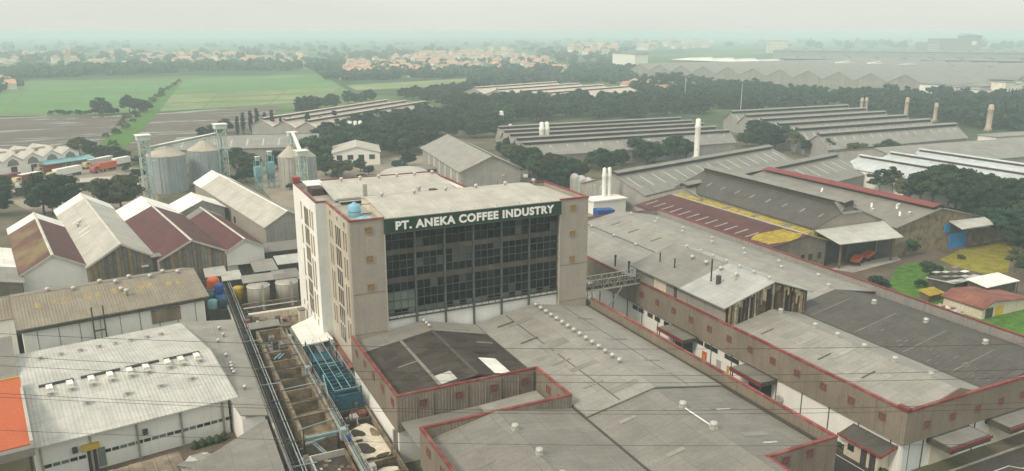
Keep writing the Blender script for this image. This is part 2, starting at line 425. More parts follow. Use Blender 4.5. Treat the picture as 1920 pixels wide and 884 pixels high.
def ornament_mesh(name, back, bars):
    b = MB(); s = .55
    b.box(-s, s, 0, .05, -s, s)
    b.use(1)
    for a, c in ((-s-.04, -s+.07), (s-.07, s+.04)):
        b.box(a, c, -.06, .02, -s-.04, s+.04)
        b.box(-s+.07, s-.07, -.06, .02, a, c)
    for x in (-.24, .24):
        for z in (-.24, .24):
            for k in range(4):
                a = math.pi/2*k; e = a + math.pi/2
                b.bar((x+.19*math.cos(a), -.02, z+.19*math.sin(a)), (x+.19*math.cos(e), -.02, z+.19*math.sin(e)), .05)
    for k in range(4):
        a = math.pi/2*k; e = a + math.pi/2
        b.bar((.22*math.cos(a), -.03, .22*math.sin(a)), (.22*math.cos(e), -.03, .22*math.sin(e)), .09)
    return b.mesh(name, [back, bars])
mat('ornament_pink', (.085, .05, .04), .7, var=.15, scale=3)
mat('ornament_red', (.22, .10, .085), .7, var=.15)
mat('ornament_gold', (.20, .135, .075), .7, var=.2, scale=3)
mat('ornament_brown', (.36, .25, .125), .7, var=.15)
ORN = ornament_mesh('ornament', 'ornament_pink', 'ornament_red')
ORN_G = ornament_mesh('ornament_gilded', 'ornament_gold', 'ornament_brown')
def ornament(parent, x, y, z, rz, me=ORN):
    return put(me, 'ornament', parent, Vector((x, y, z)) - parent.location, rz)
# ventilators
_b = MB(); _b.lathe([(.24, -.3), (.24, .25), (.42, .34), (.47, .55), (.42, .74), (.2, .86), (.02, .88)], 10); VENT_ME = _b.mesh('ventilator', 'steel_light', True)
_b = MB().box(-.5, .5, -.5, .5, -.4, .28); _b.lathe([(.42, .27), (.42, .5), (.62, .58), (.66, .85), (.55, 1.05), (.05, 1.15)], 10); VENT_BIG = _b.mesh('ventilator_large', 'steel_light')
_b = MB(); _b.box(-.38, .38, -.3, .3, -.2, .35); _b.slab([(-.55, -.5, .42), (.55, -.5, .42), (.55, .5, .52), (-.55, .5, .52)], .08); VENT_BOX = _b.mesh('hooded_vent', ['steel_light'])
_b = MB(); _b.slab([(-.45, -.45, .55), (.45, -.45, .55), (.45, .45, .55), (-.45, .45, .55)], .07)
for _x in (-.38, .38):
    for _y in (-.38, .38): _b.box(_x-.05, _x+.05, _y-.05, _y+.05, -.3, .49)
_b.lathe([(.25, -.3), (.25, .3), (.3, .34)], 8); VENT_HOOD = _b.mesh('canopied_vent', 'steel_light')
def vent(parent, x, y, z, me=VENT_ME, s=1.0, world=True):
    return put(me, 'roof_ventilator', parent, Vector((x, y, z)) - (parent.location if world else Vector((0,0,0))), random.uniform(-.2, .2), (s, s, s))

# ---------------------------------------------------------------- ground and yards
b = MB(); R_ = 9000
b.add([(-R_, -300, 0), (R_, -300, 0), (R_, R_, 0), (-R_, R_, 0)], [(0, 1, 2, 3)])
setting(b.obj('ground', 'ground'))
sheet('loading_alley', [(70.9, 20), (84.0, 20), (84.0, 168), (70.9, 168)], 'asphalt', .04)
sheet('front_road', [(84.0, 20), (140, 20), (140, 57.2), (84.0, 57.2)], 'asphalt', .04)
run_root = bpy.data.objects.new('road_kerb', None); COL.objects.link(run_root); setting(run_root)
run(run_root, [(82.6, 40), (82.6, 57.5), (130, 57.5)], 0, .14, .25, 'concrete', 'kerb')
ml = bpy.data.objects.new('road_marking', None); COL.objects.link(ml); setting(ml)
run(ml, [(81.6, 40), (81.6, 112)], .045, .05, .14, 'white_paint', 'edge_line')
run(ml, [(86, 55.0), (100, 55.0), (101, 53.8), (125, 53.8)], .045, .05, .14, 'white_paint', 'edge_line')
sheet('works_yard', [(12.5, 20), (27, 20), (27, 240), (12.5, 240)], 'concrete_dark', .03)

# ---------------------------------------------------------------- the coffee works: tower block
FB = thing('factory_building', 'tall beige factory block with glazed front and green name board', 'factory', (48, 129, 0))
def part(name, m, mb, parent=FB, smooth=False): return wob(mb, name, m, parent, smooth)
ZT = 28.2
part('pylon', 'fascia_light', MB().box(27.6, 33.0, 113.8, 115.2, 0, ZT))
part('pylon', 'fascia_light', MB().box(64.0, 69.6, 113.8, 115.2, 0, ZT))
for x0, x1 in ((27.5, 33.05), (63.95, 69.7)):
    for z in (9.9, 16.55): part('joint_strip', 'fascia', MB().box(x0+.1, x1-.05, 113.74, 113.80, z, z+.07))
part('corner_strip', 'roof_cream', MB().box(32.92, 33.08, 113.72, 113.9, 9, 25.9)); part('corner_strip', 'roof_cream', MB().box(63.92, 64.08, 113.72, 113.9, 9, 25.9))
part('side_wall', 'cladding_side', MB().box(27.6, 27.95, 115.2, 129.6, 0, ZT))
part('side_wall', 'fascia_light', MB().box(69.25, 69.6, 115.2, 129.6, 0, ZT))
part('rear_wall', 'fascia_light', MB().box(53.9, 69.6, 129.6, 129.9, 0, ZT))
part('rear_block_front', 'wall_cool', MB().box(25.9, 27.9, 129.62, 129.95, 0, ZT))
part('rear_block_side', 'wall_white', MB().box(25.9, 26.3, 129.95, 149.2, 0, ZT))
part('rear_block_side', 'wall_white', MB().box(53.6, 53.95, 129.95, 149.2, 0, ZT))
part('rear_block_wall', 'wall_white', MB().box(25.9, 53.95, 149.2, 149.5, 0, ZT))
part('roof_deck', 'concrete', MB().box(27.95, 69.25, 115.2, 129.6, 27.0, 27.3))
part('roof_deck', 'concrete', MB().box(26.3, 53.6, 129.95, 149.2, 27.0, 27.3))
part('base_band', 'wall_white', MB().box(33.05, 63.95, 114.5, 114.9, 6, 12.0))
part('inner_wall', 'mullion', MB().box(33.05, 63.95, 114.62, 114.95, 12.0, 27.9))
# copings
for pts in ([(33.0, 113.85), (27.7, 113.85), (27.7, 129.75), (26.05, 129.75), (26.05, 149.3), (53.8, 149.3), (53.8, 129.75), (69.45, 129.75), (69.45, 113.85), (64.0, 113.85)],):
    run(FB, pts, ZT, ZT+.26, .4, 'red_trim', 'coping')
part('corner_block', 'red_trim', MB().box(25.7, 27.1, 148.0, 149.7, ZT+.285, ZT+1.3))
# metal roofs over the deck
RA = -math.pi/2
slope('roof_slope', FB, [(33.4, 113.75, 28.2), (64.3, 113.75, 28.2), (64.3, 125.8, 29.15), (33.4, 125.8, 29.15)], 'roof_cream', RA)
slope('roof_slope', FB, [(33.4, 125.82, 29.15), (64.3, 125.82, 29.15), (64.3, 129.1, 28.7), (33.4, 129.1, 28.7)], 'roof_cream', RA)
slope('roof_slope', FB, [(29.8, 132.6, 27.75), (52.6, 132.6, 27.75), (52.6, 143.6, 28.95), (29.8, 143.6, 28.95)], 'roof_cream', RA)
slope('roof_slope', FB, [(29.8, 143.62, 28.95), (52.6, 143.62, 28.95), (52.6, 148.5, 28.4), (29.8, 148.5, 28.4)], 'roof_cream', RA)
for x in (33.6, 64.1): part('gable_infill', 'wall_cream', MB().add([(x,114.3,27.3),(x,129,27.3),(x,129,28.5),(x,125.8,28.95),(x,114.3,28.02),(x+.1,114.3,27.3),(x+.1,129,27.3),(x+.1,129,28.5),(x+.1,125.8,28.95),(x+.1,114.3,28.02)], [(0,1,2,3,4),(9,8,7,6,5),(0,5,6,1),(1,6,7,2),(2,7,8,3),(3,8,9,4),(4,9,5,0)]))
slope('roof_apron', FB, [(64.6, 114.4, 27.9), (69.0, 114.4, 27.6), (69.0, 129.0, 27.6), (64.6, 129.0, 28.2)], 'roof_cream', 0)
slope('roof_apron', FB, [(52.7, 132, 28.0), (53.5, 132, 27.6), (53.5, 148.5, 27.6), (52.7, 148.5, 28.3)], 'roof_cream', 0)
for i in range(6): vent(FB, 36.3 + i*5.75, 125.8, 29.2, s=.8)
for i in range(6): vent(FB, 33.8 + i*3.6, 143.6, 29.0, s=.8)
for i in range(7): vent(FB, 36 + i*4.1, 114.4, 28.35, s=.22)
# plant on the roof
part('roof_duct', 'steel_dark', MB().box(30.5, 52, 130.4, 131.6, 27.3, 27.9))
part('roof_pipe', 'steel_light', MB().tube((30, 131.9, 28.1), (53, 131.9, 28.1), .16).tube((30, 130.2, 27.9), (53, 130.2, 27.9), .12))
part('flue', 'roof_cream', MB().box(34.6, 35.3, 131.2, 131.9, 27.3, 30.4))
part('flue', 'steel_light', MB().lathe([(.32, 27.3), (.32, 29.0), (.45, 29.1), (.45, 29.4), (.05, 29.6)], 10, 44.5, 130.6))
part('vent_box', 'steel_dark', MB().box(46.6, 47.8, 129.9, 131.1, 27.3, 28.7))
part('stair_hut', 'concrete_dark', MB().box(27.6, 29.6, 140, 144.5, 27.3, 28.6)); part('stair_hut_roof', 'roof_bright', MB().box(27.3, 30.6, 142.8, 147.8, 28.65, 28.8))
# name board
part('name_board', 'sign_green', MB().box(32.95, 64.05, 113.42, 113.74, 25.9, 28.12))
part('board_edge', 'mullion', MB().box(32.9, 64.1, 113.40, 113.76, 25.78, 25.90))
def lettering(text, x0, x1, zc, size, y, m, parent):
    cu = bpy.data.curves.new('letters', 'FONT'); cu.body = text; cu.size = size; cu.extrude = .05; cu.offset = .075; cu.space_character = 1.12
    o = bpy.data.objects.new('letters', cu); COL.objects.link(o)
    bpy.context.view_layer.update()
    dg = bpy.context.evaluated_depsgraph_get(); me = bpy.data.meshes.new_from_object(o.evaluated_get(dg))
    bpy.data.objects.remove(o); me.materials.clear(); me.materials.append(MATS[m])
    xs = [v.co.x for v in me.vertices]; zs = [v.co.y for v in me.vertices]
    k = (x1-x0)/(max(xs)-min(xs)); zm = (max(zs)+min(zs))/2; xm = min(xs)
    for v in me.vertices:
        x, yy, zz = v.co; v.co = (x0 + (x-xm)*k, y - zz, zc + (yy-zm))
    import bmesh
    bm = bmesh.new(); bm.from_mesh(me); seen = set(); l = parent.location
    for f0 in bm.faces:
        if f0.index in seen: continue
        st = [f0]; seen.add(f0.index); grp = []
        while st:
            f = st.pop(); grp.append(f)
            for e in f.edges:
                for g in e.link_faces:
                    if g.index not in seen: seen.add(g.index); st.append(g)
        idx = {}; V = []; F = []
        for f in grp:
            for v in f.verts:
                if v.index not in idx: idx[v.index] = len(V); V.append(tuple(v.co - l))
            F.append([idx[v.index] for v in f.verts])
        mm = bpy.data.meshes.new('letter'); mm.from_pydata(V, [], F); mm.materials.append(MATS[m]); put(mm, 'letter', parent)
    bm.free()
lettering('PT. ANEKA COFFEE INDUSTRY', 34.7, 62.6, 26.98, 1.78, 113.40, 'letter_white', FB)
# curtain wall: six bays between grey columns, four panes wide
cols = [33.05, 38.0, 43.0, 48.05, 53.15, 58.35, 63.95]
for x in cols[1:-1]: part('column', 'column_grey', MB().box(x-.13, x+.13, 114.1, 114.6, 7.5, 25.9))
rows = [(12.1, 12.95), (13.0, 14.45), (14.5, 15.95), (16.0, 17.35), (18.35, 19.65), (19.7, 21.0), (21.05, 22.0), (22.95, 24.4), (24.45, 25.85)]
pm = {}
for i in range(6):
    a = cols[i] + (.22 if i else .05); e = cols[i+1] - .22; w = (e-a)/4
    for k in range(4):
        for r, (z0, z1) in enumerate(rows):
            m = 'glass_dark'
            if r == 0: m = 'panel_green_grey' if random.random() < .55 else 'glass_dark'
            elif i == 0 and k < 4 and r in (1, 2): m = 'panel_green_grey'
            elif i == 2 and r in (5, 6) and k > 0: m = 'blind'
            elif random.random() < .09: m = 'blind'
            key = (i, r, m)
            if key not in pm: pm[key] = MB().box(.04, w-.04, 0, .05, z0+.03, z1-.03).mesh('pane', m)
            put(pm[key], 'pane', FB, (a + w*k - 48, 114.42 + random.uniform(-.02, .02) - 129, 0))
        if k: part('mullion', 'mullion', MB().box(a+w*k-.035, a+w*k+.035, 114.30, 114.60, 12.05, 25.88))
for z in (12.0, 12.97, 14.47, 15.97, 19.67, 21.02, 24.42):
    part('transom', 'mullion', MB().box(33.06, 63.94, 114.26, 114.58, z-.04, z+.04))
for z0, z1 in ((17.4, 18.3), (22.05, 22.9)):
    for i in range(6): part('spandrel', 'spandrel', MB().box(cols[i]+.21, cols[i+1]-.21, 114.32, 114.6, z0, z1))
for i in range(25): part('baluster', 'mullion', MB().box(33.3+i*1.24, 33.36+i*1.24, 114.1, 114.2, 11.5, 12.4))
part('rail', 'spandrel', MB().box(33.06, 63.94, 114.08, 114.22, 12.42, 12.52)); part('ledge', 'spandrel', MB().box(33.06, 63.94, 114.06, 114.55, 11.38, 11.5))
for z in (26.6, 22.05, 17.5):
    ornament(FB, 30.5, 113.74, z, 0, ORN_G); ornament(FB, 66.5, 113.74, z, 0, ORN_G)
# windows of the left flank
def side_window(x, yc, w, z0, z1, parent=FB, m='glass_window'):
    f = MB()
    for y in (yc-w/2-.06, yc+w/2): f.box(x-.10, x, y, y+.06, z0-.06, z1+.06)
    f.box(x-.10, x, yc-w/2, yc+w/2, z0-.06, z0); f.box(x-.10, x, yc-w/2, yc+w/2, z1, z1+.06)
    o = part('window', 'wall_cream', f, parent)
    l = parent.location; p = MB().box(x-.05-l.x, x-l.x, yc-w/2-l.y, yc+w/2-l.y, z0-l.z, z1-l.z).obj('pane', m, o)
for yc, w in ((126.9, .55), (125.4, .6), (117.6, .6), (116.1, .6)):
    for z0, z1 in ((22.9, 26.0), (18.3, 21.8), (12.1, 17.3), (8.0, 11.2)): side_window(27.6, yc, w, z0, z1)
for yc in (126.4, 121.5, 117.0): side_window(27.6, yc, .7, 26.7, 27.5, m='blind')
for yc, w in ((142.2, .6), (140.9+.9, .0), (134.5, .6), (132.6, .6)):
    if w:
        for z0, z1 in ((22.9, 26.1), (18.3, 21.8), (12.1, 17.3), (7.0, 11.2)): side_window(25.9, yc, w, z0, z1)
for x, y0, y1 in ((27.6, 119.5, 123.2), (25.9, 136.0, 139.6)):
    n = 3; w = (y1-y0)/n
    for i in range(n):
        for z0, z1 in ((6.4, 9.2), (9.5, 12.3), (12.7, 15.5), (15.9, 18.7), (19.1, 22.2), (22.6, 25.9)):
            side_window(x, y0 + w*(i+.5), w-.2, z0, z1)
for i in range(5): side_window(25.9, 133 + i*3.1, .5, 5.3, 6.4)
# ---------------------------------------------------------------- low halls in front of the block
AX = thing('factory_hall', 'low factory halls with red edged parapets before the tall glazed block', 'factory hall', (48, 85, 0))
def apart(name, m, mb, smooth=False): return wob(mb, name, m, AX, smooth)
def aslope(pts, m): return slope('roof_slope', AX, pts, m, 0)
def gable(x0, xr, x1, y0, y1, z0, zr, z1, m, m2=None, fn=aslope):
    fn([(x0, y0, z0), (xr, y0, zr), (xr, y1, zr), (x0, y1, z0)], m)
    fn([(xr+.01, y0, zr), (x1, y0, z1), (x1, y1, z1), (xr+.01, y1, zr)], m2 or m)
gable(48.0, 58.6, 70.3, 77.6, 113.7, 8.45, 10.4, 8.2, 'roof_beige')
aslope([(48.0, 35, 8.2), (58.4, 35, 10.15), (58.4, 77.57, 10.15), (48.0, 77.57, 8.2)], 'roof_tan')
aslope([(58.41, 58.7, 10.15), (70.3, 58.7, 8.0), (70.3, 77.57, 8.0), (58.41, 77.57, 10.15)], 'roof_tan')
aslope([(58.41, 35, 10.15), (59.75, 35, 9.9), (59.75, 58.68, 9.9), (58.41, 58.68, 10.15)], 'roof_tan')
gable(27.3, 38.6, 47.95, 109.0, 113.7, 8.9, 10.7, 8.4, 'roof_tan', 'roof_beige')
gable(27.3, 38.6, 47.95, 90.9, 108.97, 8.87, 10.67, 8.37, 'roof_dark')
gable(27.3, 36.8, 47.95, 35, 80.8, 8.4, 10.25, 8.15, 'roof_tan')
apart('ridge_cap', 'roof_slate', MB().box(38.35, 38.85, 91, 109, 10.62, 10.74))
for a, c in (((33.4, 91.6), (33.4, 109.6)), ((30.3, 100.4), (33.2, 100.4))):
    b = MB()
    zz = lambda x: 8.87 + (x-27.3)*(1.8/11.3) + .03
    if a[0] == c[0]: b.slab([(a[0]-.22, a[1], zz(a[0]-.22)+.06), (a[0]+.22, a[1], zz(a[0]+.22)+.06), (a[0]+.22, c[1], zz(a[0]+.22)+.06), (a[0]-.22, c[1], zz(a[0]-.22)+.06)], .05)
    else: b.slab([(a[0], a[1]-.15, zz(a[0])+.06), (c[0], a[1]-.15, zz(c[0])+.06), (c[0], a[1]+.15, zz(c[0])+.06), (a[0], a[1]+.15, zz(a[0])+.06)], .05)
    apart('roof_walkboard', 'roof_tan', b)
def patch_sheet(x0, x1, y0, y1, zf, m, lift=.07):
    apart('roof_light', m, MB().slab([(x0, y0, zf(x0)+lift), (x1, y0, zf(x1)+lift), (x1, y1, zf(x1)+lift), (x0, y1, zf(x0)+lift)], .04))
zl = lambda x: 8.87 + (x-27.3)*(1.8/11.3)
zr_ = lambda x: 10.67 - (x-38.6)*(2.3/9.35)
zc = lambda x: 8.45 + (x-48)*(1.95/10.6)
zcr = lambda x: 10.4 - (x-58.6)*(2.2/11.7)
zsl = lambda x: 8.2 + (x-48)*(1.95/10.4)
zsr = lambda x: 10.15 - (x-58.41)*(2.15/11.9)
patch_sheet(33.2, 35.9, 91.6, 94.4, zl, 'roof_white')
patch_sheet(41.5, 44.2, 91.6, 97.5, zr_, 'roof_bright')
patch_sheet(44.3, 47.0, 104.2, 104.9, zr_, 'roof_tan'); patch_sheet(42.8, 45.4, 110.0, 110.3, lambda x: zr_(x)+.03, 'roof_grey')
for y, x in ((109.5, 50.3), (101.5, 50.6), (92, 50.9), (83.5, 51.2)): patch_sheet(x, x+3.0, y, y+.45, zc, 'roof_slate' if y > 95 else 'roof_grey')
for y in (106, 96, 87): patch_sheet(63.5, 66.3, y, y+.35, zcr, 'roof_grey')
for x, y, f in ((50.5, 73.6, zsl), (51.0, 64.5, zsl)): patch_sheet(x, x+2.4, y, y+.6, f, 'roof_beige')
for x, y in ((63, 70.4), (62.2, 61.2)): patch_sheet(x, x+2.2, y, y+.3, zsr, 'roof_white')
apart('valley_gutter', 'flash_dark', MB().box(47.7, 48.15, 35, 113.7, 8.12, 8.22))
for x, z in ((70.12, 8.32), ): apart('eave_gutter', 'flash_dark', MB().box(69.9, 70.28, 58.8, 113.6, 8.05, 8.36))
apart('roof_seam', 'roof_slate', MB().slab([(53.2, 78, zc(53.2)+.03), (53.35, 78, zc(53.35)+.03), (53.35, 113, zc(53.35)+.03), (53.2, 113, zc(53.2)+.03)], .02))
apart('roof_seam', 'roof_slate', MB().slab([(64.3, 78, zcr(64.3)+.03), (64.42, 78, zcr(64.42)+.03), (64.42, 113, zcr(64.42)+.03), (64.3, 113, zcr(64.3)+.03)], .02))
for i in range(15): vent(AX, 58.6, 112.2 - i*1.85, 10.42, s=.85)
for y in (71.6, 65.7): vent(AX, 58.4, y, 10.2, VENT_BIG, .75)
for y in (75.5, 69.3, 64): vent(AX, 36.8, y, 10.3, VENT_BIG, .68)
apart('ridge_pipe', 'white_paint', MB().tube((58.4, 71, 10.3), (58.4, 66, 10.3), .1))
for i in range(3): vent(AX, 38.6, 112.6 - i*1.2, 10.75, s=.7)
# walls: white plinth with brown fascia above, and red coping
left_line = [(27.0, 113.5), (27.0, 90.5), (47.5, 90.5), (47.5, 81.0), (27.0, 81.0), (27.0, 35)]
run(AX, left_line, 4.9, 9.95, .35, 'fascia', 'fascia_wall'); run(AX, left_line, 9.95, 10.2, .42, 'red_trim', 'coping')
run(AX, [(27.25, 113.4), (27.25, 90.8), (47.7, 90.8), (47.7, 80.8), (27.25, 80.8), (27.25, 35)], 0, 4.9, .3, 'wall_white', 'plinth_wall')
right_line = [(70.6, 113.6), (70.6, 58.45), (60.0, 58.45), (60.0, 35)]
run(AX, right_line, 4.9, 9.65, .35, 'fascia', 'fascia_wall'); run(AX, right_line, 9.65, 9.9, .42, 'red_trim', 'coping')
run(AX, [(70.35, 113.5), (70.35, 58.7), (59.8, 58.7), (59.8, 35)], 0, 4.9, .3, 'wall_white', 'plinth_wall')
apart('notch_roof', 'roof_tan', MB().box(27.3, 47.2, 81.3, 90.2, 6.2, 6.35))
apart('notch_skylight', 'roof_beige', MB().slab([(38, 84, 7.0), (46.6, 84, 7.4), (46.6, 89, 7.4), (38, 89, 7.0)], .3))
for x in (30.5, 35.6, 40.8, 45.6): ornament(AX, x, 90.28, 8.4, 0)
for y in (86.6, 83.3): ornament(AX, 47.28, y, 8.4, -math.pi/2)
for i in range(5): ornament(AX, 26.78, 110 - i*4.5, 8.6, -math.pi/2)
for y in (78, 73.5, 69): ornament(AX, 26.78, y, 8.4, -math.pi/2)
for x in (62.7, 66.4): ornament(AX, x, 58.23, 8.7, 0)
for y in (54.5, 50): ornament(AX, 59.78, y, 8.4, -math.pi/2)
for i in range(8): apart('downpipe', 'steel_dark' if i % 2 else 'fascia_grey', MB().tube((29.5+i*2.5, 90.25, 5), (29.5+i*2.5, 90.25, 9.6), .06))
apart('downpipe', 'fascia_grey', MB().box(26.55, 26.95, 91.2, 91.7, 0, 4.8))
# ---------------------------------------------------------------- long hall on the right
WH = thing('warehouse', 'long warehouse with brown fascia, red coping and two ridges beside the alley', 'warehouse', (103, 110, 0))
def wpart(name, m, mb, smooth=False): return wob(mb, name, m, WH, smooth)
def wslope(pts, m): return slope('roof_slope', WH, pts, m, 0)
gable(84.6, 94.5, 101.2, 59.8, 94.0, 8.3, 10.3, 8.5, 'roof_beige', fn=wslope)
gable(84.6, 94.5, 101.2, 94.02, 168, 8.3, 10.6, 8.5, 'roof_beige', fn=wslope)
gable(101.2, 112.0, 121.9, 59.8, 96.5, 8.5, 10.5, 8.2, 'roof_slate', fn=wslope)
gable(101.2, 112.0, 124.6, 96.52, 168, 8.5, 10.5, 8.2, 'roof_beige', fn=wslope)
wpart('gable_infill', 'fascia', MB().prism_y([(84.6, 7.6), (101.2, 7.6), (101.2, 8.3), (94.5, 10.5), (84.6, 8.1)], 59.62, 59.8)); wpart('gable_infill', 'fascia', MB().prism_y([(101.25, 7.6), (121.9, 7.6), (121.9, 8.0), (112, 10.3), (101.25, 8.3)], 59.62, 59.8))
wpart('valley_gutter', 'flash_dark', MB().box(100.9, 101.45, 59.9, 168, 8.45, 8.56))
W_line = [(103.5, 168.4), (84.2, 168.4), (84.2, 59.4), (122.2, 59.4), (124.9, 168.4), (103.5, 168.4)]
run(WH, W_line[1:4], 4.75, 9.35, .35, 'fascia', 'fascia_wall'); run(WH, W_line[1:4], 9.35, 9.65, .46, 'red_trim', 'coping')
run(WH, [(122.2, 59.6), (124.9, 168.4), (84.5, 168.4)], 0, 9.55, .3, 'fascia_grey', 'parapet_wall'); run(WH, [(122.2, 59.9), (124.9, 168.4), (84.5, 168.4)], 9.55, 9.75, .5, 'red_trim_dark', 'coping')
run(WH, [(84.9, 168), (84.9, 60.1), (122, 60.1)], 0, 4.75, .3, 'wall_white', 'plinth_wall')
wpart('corner_step', 'red_trim', MB().box(83.85, 84.6, 59.05, 60.6, 9.655, 10.0))
for i in range(22): ornament(WH, 83.98, 62.7 + i*4.93, 7.3, -math.pi/2) if i < 12 else None
for x in (88.1, 93.1, 98.2, 103.1, 107.9, 113, 118): ornament(WH, x, 59.17, 6.9, 0)
for y in (92, 84.5, 80, 75, 69.7, 64): vent(WH, 94.5, y, 10.35, VENT_BIG, .64)
for y in (68, 78, 88, 98): vent(WH, 112, y, 10.5, VENT_BIG, .64)
for i in range(12): vent(WH, 113.5 if i % 2 else 118, 106 + i*5.3, 10.2 if i % 2 else 9.4, VENT_BIG, .6)
for y in (160, 150, 141, 133): vent(WH, 99, y, 9.25, s=.8)
for y in (126, 131, 122): wpart('vent_pipe', 'steel_dark', MB().tube((87, y, 8.6), (87, y, 10.9), .18).lathe([(.3, 10.8), (.3, 11.1), (.03, 11.3)], 8, 87, y))
zwl = lambda x: 8.3 + (x-84.6)*(2.0/9.9)
zws = lambda x: 8.5 + (x-101.2)*(2/10.8)
for x, y in ((87.3, 88.5), (87.6, 77), (88, 69.5)): wpart('roof_light', 'roof_slate', MB().slab([(x, y, zwl(x)+.05), (x+2.6, y, zwl(x+2.6)+.05), (x+2.6, y+.3, zwl(x+2.6)+.05), (x, y+.3, zwl(x)+.05)], .03))
for y in (160, 152, 143, 135): wpart('roof_light', 'roof_slate', MB().slab([(104.5, y, zws(104.5)+.06), (107.5, y, zws(107.5)+.06), (107.5, y+.35, zws(107.5)+.06), (104.5, y+.35, zws(104.5)+.06)], .03))
for y in (92, 83, 74, 66): wpart('roof_seam', 'roof_grey', MB().slab([(101.8, y, zws(101.8)+.05), (111.5, y, zws(111.5)+.05), (111.5, y+.12, zws(111.5)+.05), (101.8, y+.12, zws(101.8)+.05)], .03))
for i in range(24):
    x = random.uniform(102, 105.5); y = random.uniform(61, 84); 
    wpart('roof_light', 'roof_grey', MB().slab([(x, y, zws(x)+.05), (x+random.uniform(.5, 1.3), y, zws(x+.9)+.05), (x+.8, y+.1, zws(x+.8)+.05), (x, y+.1, zws(x)+.05)], .03))
# replaced and patched sheets on the near roofs
pk = random.Random(12)
def patches(par, n, x0, x1, y0, y1, zf, mats, name='replaced_sheet'):
    for _ in range(n):
        w = pk.choice([2.1, 4.2, 4.2]); x = pk.uniform(x0, x1-w); y = y0 + 1.05*int(pk.uniform(0, (y1-y0)/1.05-2)); d = 1.03*pk.choice([1, 1, 2])
        wob(MB().slab([(x, y, zf(x)+.035), (x+w, y, zf(x+w)+.035), (x+w, y+d, zf(x+w)+.035), (x, y+d, zf(x)+.035)], .02), name, pk.choice(mats), par)
B_, T_, S_, D_ = [[n+'_worn', n+'_fresh', n] for n in ('roof_beige', 'roof_tan', 'roof_slate', 'roof_dark')]
patches(AX, 6, 48.5, 58.2, 79, 112, zc, B_); patches(AX, 4, 59, 69.5, 79, 112, zcr, B_)
patches(AX, 4, 48.5, 58, 42, 76, zsl, T_); patches(AX, 2, 59, 69.5, 60, 76, zsr, T_)
patches(AX, 3, 27.8, 36.4, 42, 79, lambda x: 8.4+(x-27.3)*(1.85/9.5), T_); patches(AX, 2, 37.2, 47.5, 42, 79, lambda x: 10.25-(x-36.8)*(2.1/11.15), T_)
patches(AX, 4, 28, 38, 92, 107, zl, D_); patches(AX, 3, 39, 47, 98, 107, zr_, D_)
patches(WH, 6, 85, 94, 61, 93, zwl, B_); patches(WH, 6, 101.6, 111.6, 61, 95, zws, S_); patches(WH, 6, 101.6, 111.6, 98, 165, zws, B_)
# lower wall: pipes, windows, canopies and doors on the alley
for i in range(16): wpart('downpipe', 'steel_dark', MB().tube((84.68, 61.5+i*5.1, 0), (84.68, 61.5+i*5.1, 4.7), .07))
def wall_window(x, y, z, w, h, m='glass_window'):
    f = MB().box(x-.06, x, y-w/2-.06, y+w/2+.06, z-.06, z).box(x-.06, x, y-w/2-.06, y+w/2+.06, z+h, z+h+.06).box(x-.06, x, y-w/2-.06, y-w/2, z, z+h).box(x-.06, x, y+w/2, y+w/2+.06, z, z+h)
    o = wpart('window', 'steel_dark', f); l = WH.location
    MB().box(x-.03-l.x, x-l.x, y-w/2-l.y, y+w/2-l.y, z, z+h).obj('pane', m, o)
for y in (120, 118, 115, 112.7, 109.8, 107.9, 100.2, 98.2, 96.4, 93, 91.2): wall_window(84.72, y, 3.3, 1.5, .7)
wpart('door', 'orange_paint', MB().box(84.66, 84.74, 98.3, 99.5, 0, 2.4)); wpart('door_panel', 'yellow_paint', MB().box(84.62, 84.66, 98.6, 99.2, .8, 1.8))
wpart('door', 'steel_light', MB().box(84.66, 84.74, 94.6, 95.7, 0, 2.3)); wpart('notice', 'yellow_paint', MB().box(84.66, 84.74, 92.6, 93.1, .9, 2.2))
for yc, ln in ((104.5, 7.5), (85.3, 7)):
    cn = wpart('canopy', 'concrete_dark', MB().box(81.4, 84.7, yc-ln/2, yc+ln/2, 3.7, 4.25))
    wpart('canopy_top', 'roof_tan', MB().box(81.6, 84.7, yc-ln/2+.2, yc+ln/2-.2, 4.25, 4.33))
    wpart('canopy_edge', 'red_trim_dark', MB().box(81.3, 81.4, yc-ln/2, yc+ln/2, 3.7, 4.3))
    wpart('loading_door', 'steel_dark', MB().box(84.6, 84.74, yc-2.4, yc+2.4, 0, 3.6))
    for y in (yc-ln/2+.4, yc+ln/2-.4): wpart('canopy_post', 'steel_dark', MB().tube((81.7, y, 0), (81.7, y, 3.7), .1))
# porch by the corner with a red tiled lean-to
wpart('porch_edge', 'red_trim', MB().box(81.78, 81.9, 60.5, 67.5, 2.8, 3.15)); wpart('porch_edge', 'red_trim', MB().slab([(81.78, 60.35, 3.15), (84.7, 60.35, 3.98), (84.7, 60.58, 3.98), (81.78, 60.58, 3.15)], .3)); wpart('porch_roof', 'roof_slate', MB().slab([(81.9, 60.6, 3.1), (84.7, 60.6, 3.9), (84.7, 67.4, 3.9), (81.9, 67.4, 3.1)], .25))
wpart('porch_wall', 'wall_cream', MB().box(82.6, 84.7, 61.4, 66.8, 0, 3.0))
for y, w, z in ((62.2, .9, 0), (63.6, .9, 0)): wpart('door', 'steel_dark', MB().box(82.52, 82.62, y-w/2, y+w/2, z, 2.3))
wpart('window', 'glass_window', MB().box(82.52, 82.62, 65.2, 66.2, 1.1, 2.0))
wpart('wall_reel', 'steel_light', MB().tube((84.6, 68.6, 1.4), (84.3, 68.6, 1.4), .7, 14)); wpart('wall_reel', 'steel_light', MB().tube((84.6, 84.0-3.2, 1.6), (84.3, 84-3.2, 1.6), .6, 14))
